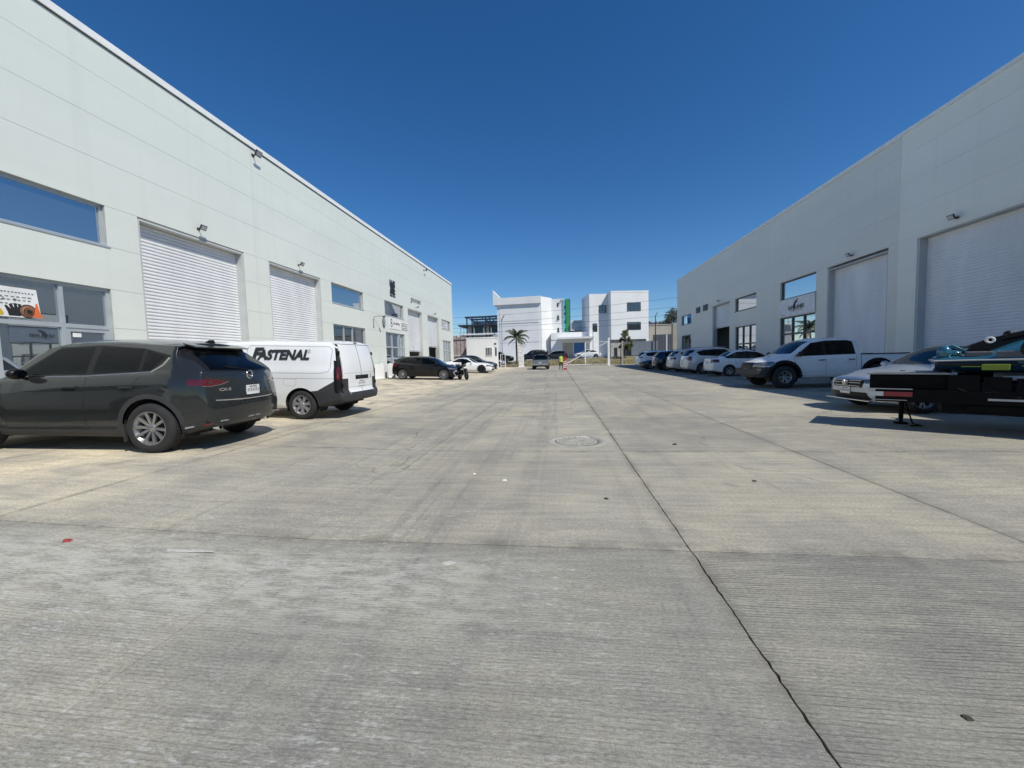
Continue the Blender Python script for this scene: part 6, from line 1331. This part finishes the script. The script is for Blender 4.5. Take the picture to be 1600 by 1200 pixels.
b.build('mudguard', M_TBLK, TR)
wheels(TR, [(3.0, .46), (3.0, -.98)], .29, .19, .17, (5, .3, .03, .03, 0, .01), M_STEEL)
text('lettering', 'UBX', .07, M_STEEL, TR, (1.98, -.853, .57), (1, 0, 0), (0, 0, 1), .002)
b = MB(); b.box(2.2, 2.65, -.857, -.851, .49, .54); b.build('reflective_strip', M_LID, TR)

for x0, x1, z1 in ((.80, 1.12, .905), (1.15, 1.42, .88), (1.46, 4.9, .86)): b = MB(); b.box(x0, x1, -.835, -.815, .655, z1); b.build('side_skirt', M_TBLK, TR)
b = MB(); [b.bar((x, -.84, .50), (x + .05, -.84, .86), .035, .03) for x in (1.13, 1.44)]; b.tube([(.9, -.845, .70), (1.05, -.85, .62), (1.25, -.845, .66), (1.5, -.85, .58)], .010, 5); b.build('side_bracket', M_TBLK, TR)
b = MB(); b.box(.75, 4.8, -.72, .20, .30, .455); b.box(1.0, 2.0, -.79, -.72, .36, .44); b.build('underframe', M_TBLK, TR)
b = MB(); b.box(.95, 4.9, -.80, .74, .668, .70); b.box(.95, 1.05, -.78, .72, .70, .84); b.box(1.0, 4.9, .62, .74, .70, .98); b.build('deck', M_TBLK, TR)  # plate hidden behind the tool box, added to widen the trailer's shadow
JS = tag(empty('jet_ski', (5.87 + .788 * 2.28 + .616 * -.15, 7.94 - .616 * 2.28 + .788 * -.15, TZ + .83), R(-38)), 'blue jet ski with a white rub rail sitting on the black trailer', 'jet ski')
P_TEAL = paint('teal_gelcoat', (.03, .13, .19), .25, .25); P_DBLUE = paint('dark_blue_hull', (.010, .055, .125), .1, .25); M_MATT = mat('grey_mat', (.11, .115, .12), .8, var=.15, scale=20)
def loft(secs, name, m, parent, smooth_=True, cap=True):
    b = MB(); n = len(secs[0]); vs = [p for s in secs for p in s]; fs = []
    for i in range(len(secs) - 1):
        for k in range(n - 1): fs.append((i * n + k, i * n + k + 1, (i + 1) * n + k + 1, (i + 1) * n + k))
    b.add(vs, fs, smooth_)
    if cap: b.add(secs[0], [tuple(range(n))]); b.add(secs[-1], [tuple(range(n))[::-1]])
    return b.build(name, m, parent)
hs = []
for x, w, k, g in ((-1.62, .54, .12, .28), (-1.2, .58, .07, .29), (0, .60, .05, .30), (.8, .52, .09, .34), (1.3, .34, .14, .40), (1.6, .10, .32, .46), (1.68, .02, .44, .48)):
    hs.append([(x, -w, g), (x, -w * .97, g - .05), (x, -w * .80, k + (g - k) * .30), (x, -w * .4, k + .04), (x, 0, k), (x, w * .4, k + .04), (x, w * .80, k + (g - k) * .30), (x, w * .97, g - .05), (x, w, g)])
loft(hs, 'hull', P_DBLUE, JS)
b = MB()
for sg in (1, -1): b.tube([(-1.64, sg * .54, .29), (-1.2, sg * .59, .30), (0, sg * .61, .31), (.8, sg * .53, .35), (1.3, sg * .35, .41), (1.62, sg * .09, .47)], .013, 8)
b.bar((-1.64, -.54, .29), (-1.64, .54, .29), .025); b.build('rub_rail', mat('rub_rail_grey', (.42, .42, .41), .5), JS)
ds = []
for x, w, hh in ((-1.62, .52, .05), (-1.5, .53, .08), (-1.2, .54, .09), (-1.05, .55, .13), (-.75, .56, .30), (-.4, .56, .34), (-.1, .55, .34), (.3, .53, .38), (.7, .47, .44), (1.1, .36, .40), (1.45, .20, .26), (1.66, .03, .12)):
    g = .30 + max(0, x - .3) * .12; ds.append([(x, -w, g), (x, -w * .96, g + hh * .45), (x, -w * .75, g + hh * .8), (x, -w * .45, g + hh), (x, 0, g + hh * 1.06), (x, w * .45, g + hh), (x, w * .75, g + hh * .8), (x, w * .96, g + hh * .45), (x, w, g)])
loft(ds, 'deck', P_TEAL, JS)
b = MB(); b.box(-1.30, -1.02, -.50, -.30, .35, .43, .02); b.box(-1.30, -1.02, .30, .50, .35, .43, .02); b.box(-1.55, -1.34, -.42, .42, .375, .42, .01); b.build('foot_mat', M_MATT, JS)
b = MB(); b.prism([(-1.2, .42), (-.1, .60), (.10, .70), (.0, .80), (-.25, .76), (-.6, .70), (-.8, .70), (-1.05, .62), (-1.25, .52)], 'y', -.20, .20); s = b.build('seat', M_TRIM, JS)
b = MB(); b.prism([(.0, .60), (.75, .66), (.50, .86), (.22, .92), (.08, .80)], 'y', -.19, .19); b.build('console', P_TEAL, JS)
b = MB(); b.tube([(.18, -.36, .93), (.26, -.15, .90), (.28, .15, .90), (.18, .36, .93)], .02, 8); b.tube([(.18, -.36, .93), (.13, -.44, .93)], .028, 8); b.tube([(.18, .36, .93), (.13, .44, .93)], .028, 8); b.build('handlebar', M_TRIM, JS)
b = MB()
for sg in (1, -1): b.ball((.62, sg * .42, .80), .09, (.8, 1, .6), 12, 8); b.bar((.62, sg * .3, .72), (.62, sg * .42, .80), .04)
b.build('mirror', P_TEAL, JS)
b = MB(); b.lathe([(.06, 0), (.12, -.0), (.135, -.03), (.12, -.05), (.05, -.02), (.0, -.01)], 20, axis='y', c=(-.66, -.545, .46)); b.build('air_intake', M_TRIM, JS)
b = MB(); b.lathe([(.026, -.04), (.050, -.04), (.052, -.02), (.052, .16), (.026, .16)], 20, axis='y', c=(-1.04, -.26, .60), closed=True); b.build('fender_tube', M_WHITE, JS)
b = MB(); b.tube([(-.92, -.20, .62), (-.7, -.25, .69), (-.3, -.28, .72), (.0, -.25, .80), (.4, -.2, .86)], .045, 8); b.ball((-.86, -.22, .68), .06, (1, .8, .9), 8, 6); b.build('folded_cover', M_TRIM, JS)
b = MB(); b.ball((-1.52, -.42, .42), .10, (.9, .8, 1.1), 10, 7); b.ball((-1.42, -.36, .40), .07, (1.4, 1, .8), 10, 7); b.tube([(-1.6, -.46, .34), (-1.56, -.44, .50), (-1.44, -.38, .53), (-1.30, -.34, .44)], .022, 6); b.prism([(-1.34, .40), (-1.2, .40), (-.85, .60), (-.9, .63), (-1.1, .56)], 'y', .1, .45); b.build('stern_pod', P_TEAL, JS)
b = MB(); b.box(-1.60, -.80, -.61, -.52, .215, .26, .015); b.build('stern_sponson', M_TRIM, JS)
b = MB(); b.box(-1.15, -.88, -.655, -.635, .15, .24, .012); b.bar((-1.35, -.63, .205), (-1.15, -.64, .205), .012); b.bar((-.78, -.64, .21), (-.62, -.63, .21), .012); b.build('strap_buckle', mat('lime_strap', (.20, .27, .02), .6), JS)
b = MB(); b.box(-1.0, -.40, -.56, -.535, .335, .43, .01); b.build('side_panel', M_MATT, JS)

# ------------------------------------------------------------------ worker in a lime vest, seen from behind, and a striped barrier
def person(loc):
    P = tag(empty('person', loc), 'person in a lime yellow safety vest and dark trousers, back turned, by the gate', 'person')
    J = dict(pel=(0, 0, .93, .135), wa=(0, 0, 1.06, .125), ch=(0, .01, 1.30, .155), nk=(0, .0, 1.46, .055), hd=(0, .02, 1.56, .085), tp=(0, .02, 1.67, .075),
             lh=(-.10, 0, .88, .095), lk=(-.12, .03, .48, .062), la=(-.13, -.01, .09, .042), lt=(-.14, .15, .035, .035), rh=(.10, 0, .88, .095), rk=(.13, .02, .48, .062), ra=(.15, -.02, .09, .042), rt=(.17, .14, .035, .035),
             ls=(-.19, 0, 1.40, .065), le=(-.26, -.01, 1.13, .045), lw=(-.25, .10, .90, .03), lm=(-.25, .13, .83, .028), rs=(.19, 0, 1.40, .065), re=(.28, .02, 1.14, .045), rw=(.31, .18, .98, .03), rm=(.31, .22, .93, .028))
    E_ = [('pel', 'wa'), ('wa', 'ch'), ('ch', 'nk'), ('nk', 'hd'), ('hd', 'tp'), ('pel', 'lh'), ('lh', 'lk'), ('lk', 'la'), ('la', 'lt'), ('pel', 'rh'), ('rh', 'rk'), ('rk', 'ra'), ('ra', 'rt'), ('ch', 'ls'), ('ls', 'le'), ('le', 'lw'), ('lw', 'lm'), ('ch', 'rs'), ('rs', 're'), ('re', 'rw'), ('rw', 'rm')]
    for s, p in (('l', Vector((-.25, .13, .83))), ('r', Vector((.31, .22, .93)))):
        for i, (dx, l) in enumerate(((-.025, .075), (-.008, .085), (.009, .08), (.026, .06))):
            J[s + 'f%d' % i] = (p.x + dx, p.y + .02, p.z - l * .5, .010); J[s + 'g%d' % i] = (p.x + dx, p.y + .04, p.z - l, .008); E_ += [(s + 'm', s + 'f%d' % i), (s + 'f%d' % i, s + 'g%d' % i)]
        q = 1 if s == 'l' else -1; J[s + 'th'] = (p.x + q * .04, p.y + .03, p.z - .02, .010); J[s + 'ti'] = (p.x + q * .05, p.y + .05, p.z - .05, .008); E_ += [(s + 'w', s + 'th'), (s + 'th', s + 'ti')]
    keys = list(J); me = bpy.data.meshes.new('skeleton'); me.from_pydata([J[k][:3] for k in keys], [(keys.index(a), keys.index(b)) for a, b in E_], [])
    o = bpy.data.objects.new('skeleton', me); COL.objects.link(o); md = o.modifiers.new('skin', 'SKIN'); md.use_smooth_shade = True
    for i, k in enumerate(keys): sv = me.skin_vertices[0].data[i]; sv.radius = (J[k][3], J[k][3] * (.72 if k in ('wa', 'ch', 'pel') else 1)); sv.use_root = (k == 'pel')
    sub = o.modifiers.new('sub', 'SUBSURF'); sub.levels = 1; sub.render_levels = 1
    bpy.context.view_layer.update(); bm_ = bpy.data.meshes.new_from_object(o.evaluated_get(bpy.context.evaluated_depsgraph_get())); bpy.data.objects.remove(o)
    for m in (mat('dark_trousers', (.018, .019, .022), .9), mat('grey_shirt', (.10, .11, .12), .9), mat('skin', (.30, .16, .10), .6), mat('boots', (.03, .02, .015), .8)): bm_.materials.append(m)
    for p in bm_.polygons:
        c = p.center; p.material_index = 3 if c.z < .10 else 0 if (c.z < .96 and abs(c.x) < .22) else 2 if (c.z > 1.46 or (abs(c.x) > .22 and c.z < 1.12)) else 1
    body = link('body', bm_, P)
    M_VEST = mat('lime_vest', (.50, .72, .04), .7, var=.06)
    b = MB(); secs = []
    for z, w, d in ((.86, .19, .145), (1.0, .185, .14), (1.15, .19, .145), (1.30, .205, .155), (1.40, .20, .14), (1.46, .13, .10)): secs.append([(w * math.cos(2 * math.pi * k / 20), .005 + d * math.sin(2 * math.pi * k / 20), z) for k in range(21)])
    v = loft(secs, 'vest', M_VEST, P, cap=False)
    b = MB()
    for z0, z1, w, d in ((1.02, 1.07, .192, .147), (1.19, 1.24, .201, .154)): b.lathe([(1, z0), (1, z1)], 20)
    for i, q in enumerate(b.v): w, d = ((.193, .148) if q[2] < 1.1 else (.202, .155)); b.v[i] = (q[0] * w, .005 + q[1] * d, q[2])
    b.build('reflective_band', mat('silver_band', (.62, .63, .63), .4, .3), v)
    b = MB(); b.lathe([(.0, 1.69), (.06, 1.685), (.095, 1.64), (.10, 1.58), (.125, 1.575), (.125, 1.565), (.0, 1.565)], 18, c=(0, .02, 0)); b.build('cap', mat('dark_cap', (.03, .03, .035), .8), P)
    b = MB()
    for sx in (-1, 1): b.ball((sx * .032, .098, 1.575), .012, (1, .5, .7), 8, 6); b.ball((sx * .088, .015, 1.56), .024, (.4, .7, 1.1), 8, 6)
    b.ball((0, .108, 1.545), .016, (.8, 1, 1.3), 8, 6); b.box(-.025, .025, .095, .102, 1.505, 1.512); b.build('face', bm_.materials[2], P)
    return P
person((.30, 43.0, gz(.3, 43)))
BR = tag(empty('striped_barrier', (.75, 43.1, gz(.75, 43.1))), 'red and white striped barrier stand next to the worker in the lime vest', 'barrier'); M_REDP = mat('red_stripe_paint', (.45, .035, .03), .5)
b = MB(); b.box(-.22, .22, -.2, .2, 0, .06, .01); b.box(-.15, .15, -.06, .06, .06, 1.3, .01); b.build('stand', M_REDP, BR)
for k in range(4): b = MB(); z = .2 + k * .2; b.prism([(-.152, z), (.152, z + .08), (.152, z + .17), (-.152, z + .09)], 'y', -.064, .064); b.build('white_stripe', M_WHITE, BR)
b = MB(); b.box(-.12, .12, -.03, .03, 1.3, 1.5, .02); b.build('red_head', mat('dark_red_paint', (.20, .02, .02), .5), BR)
bpy.context.view_layer.update()
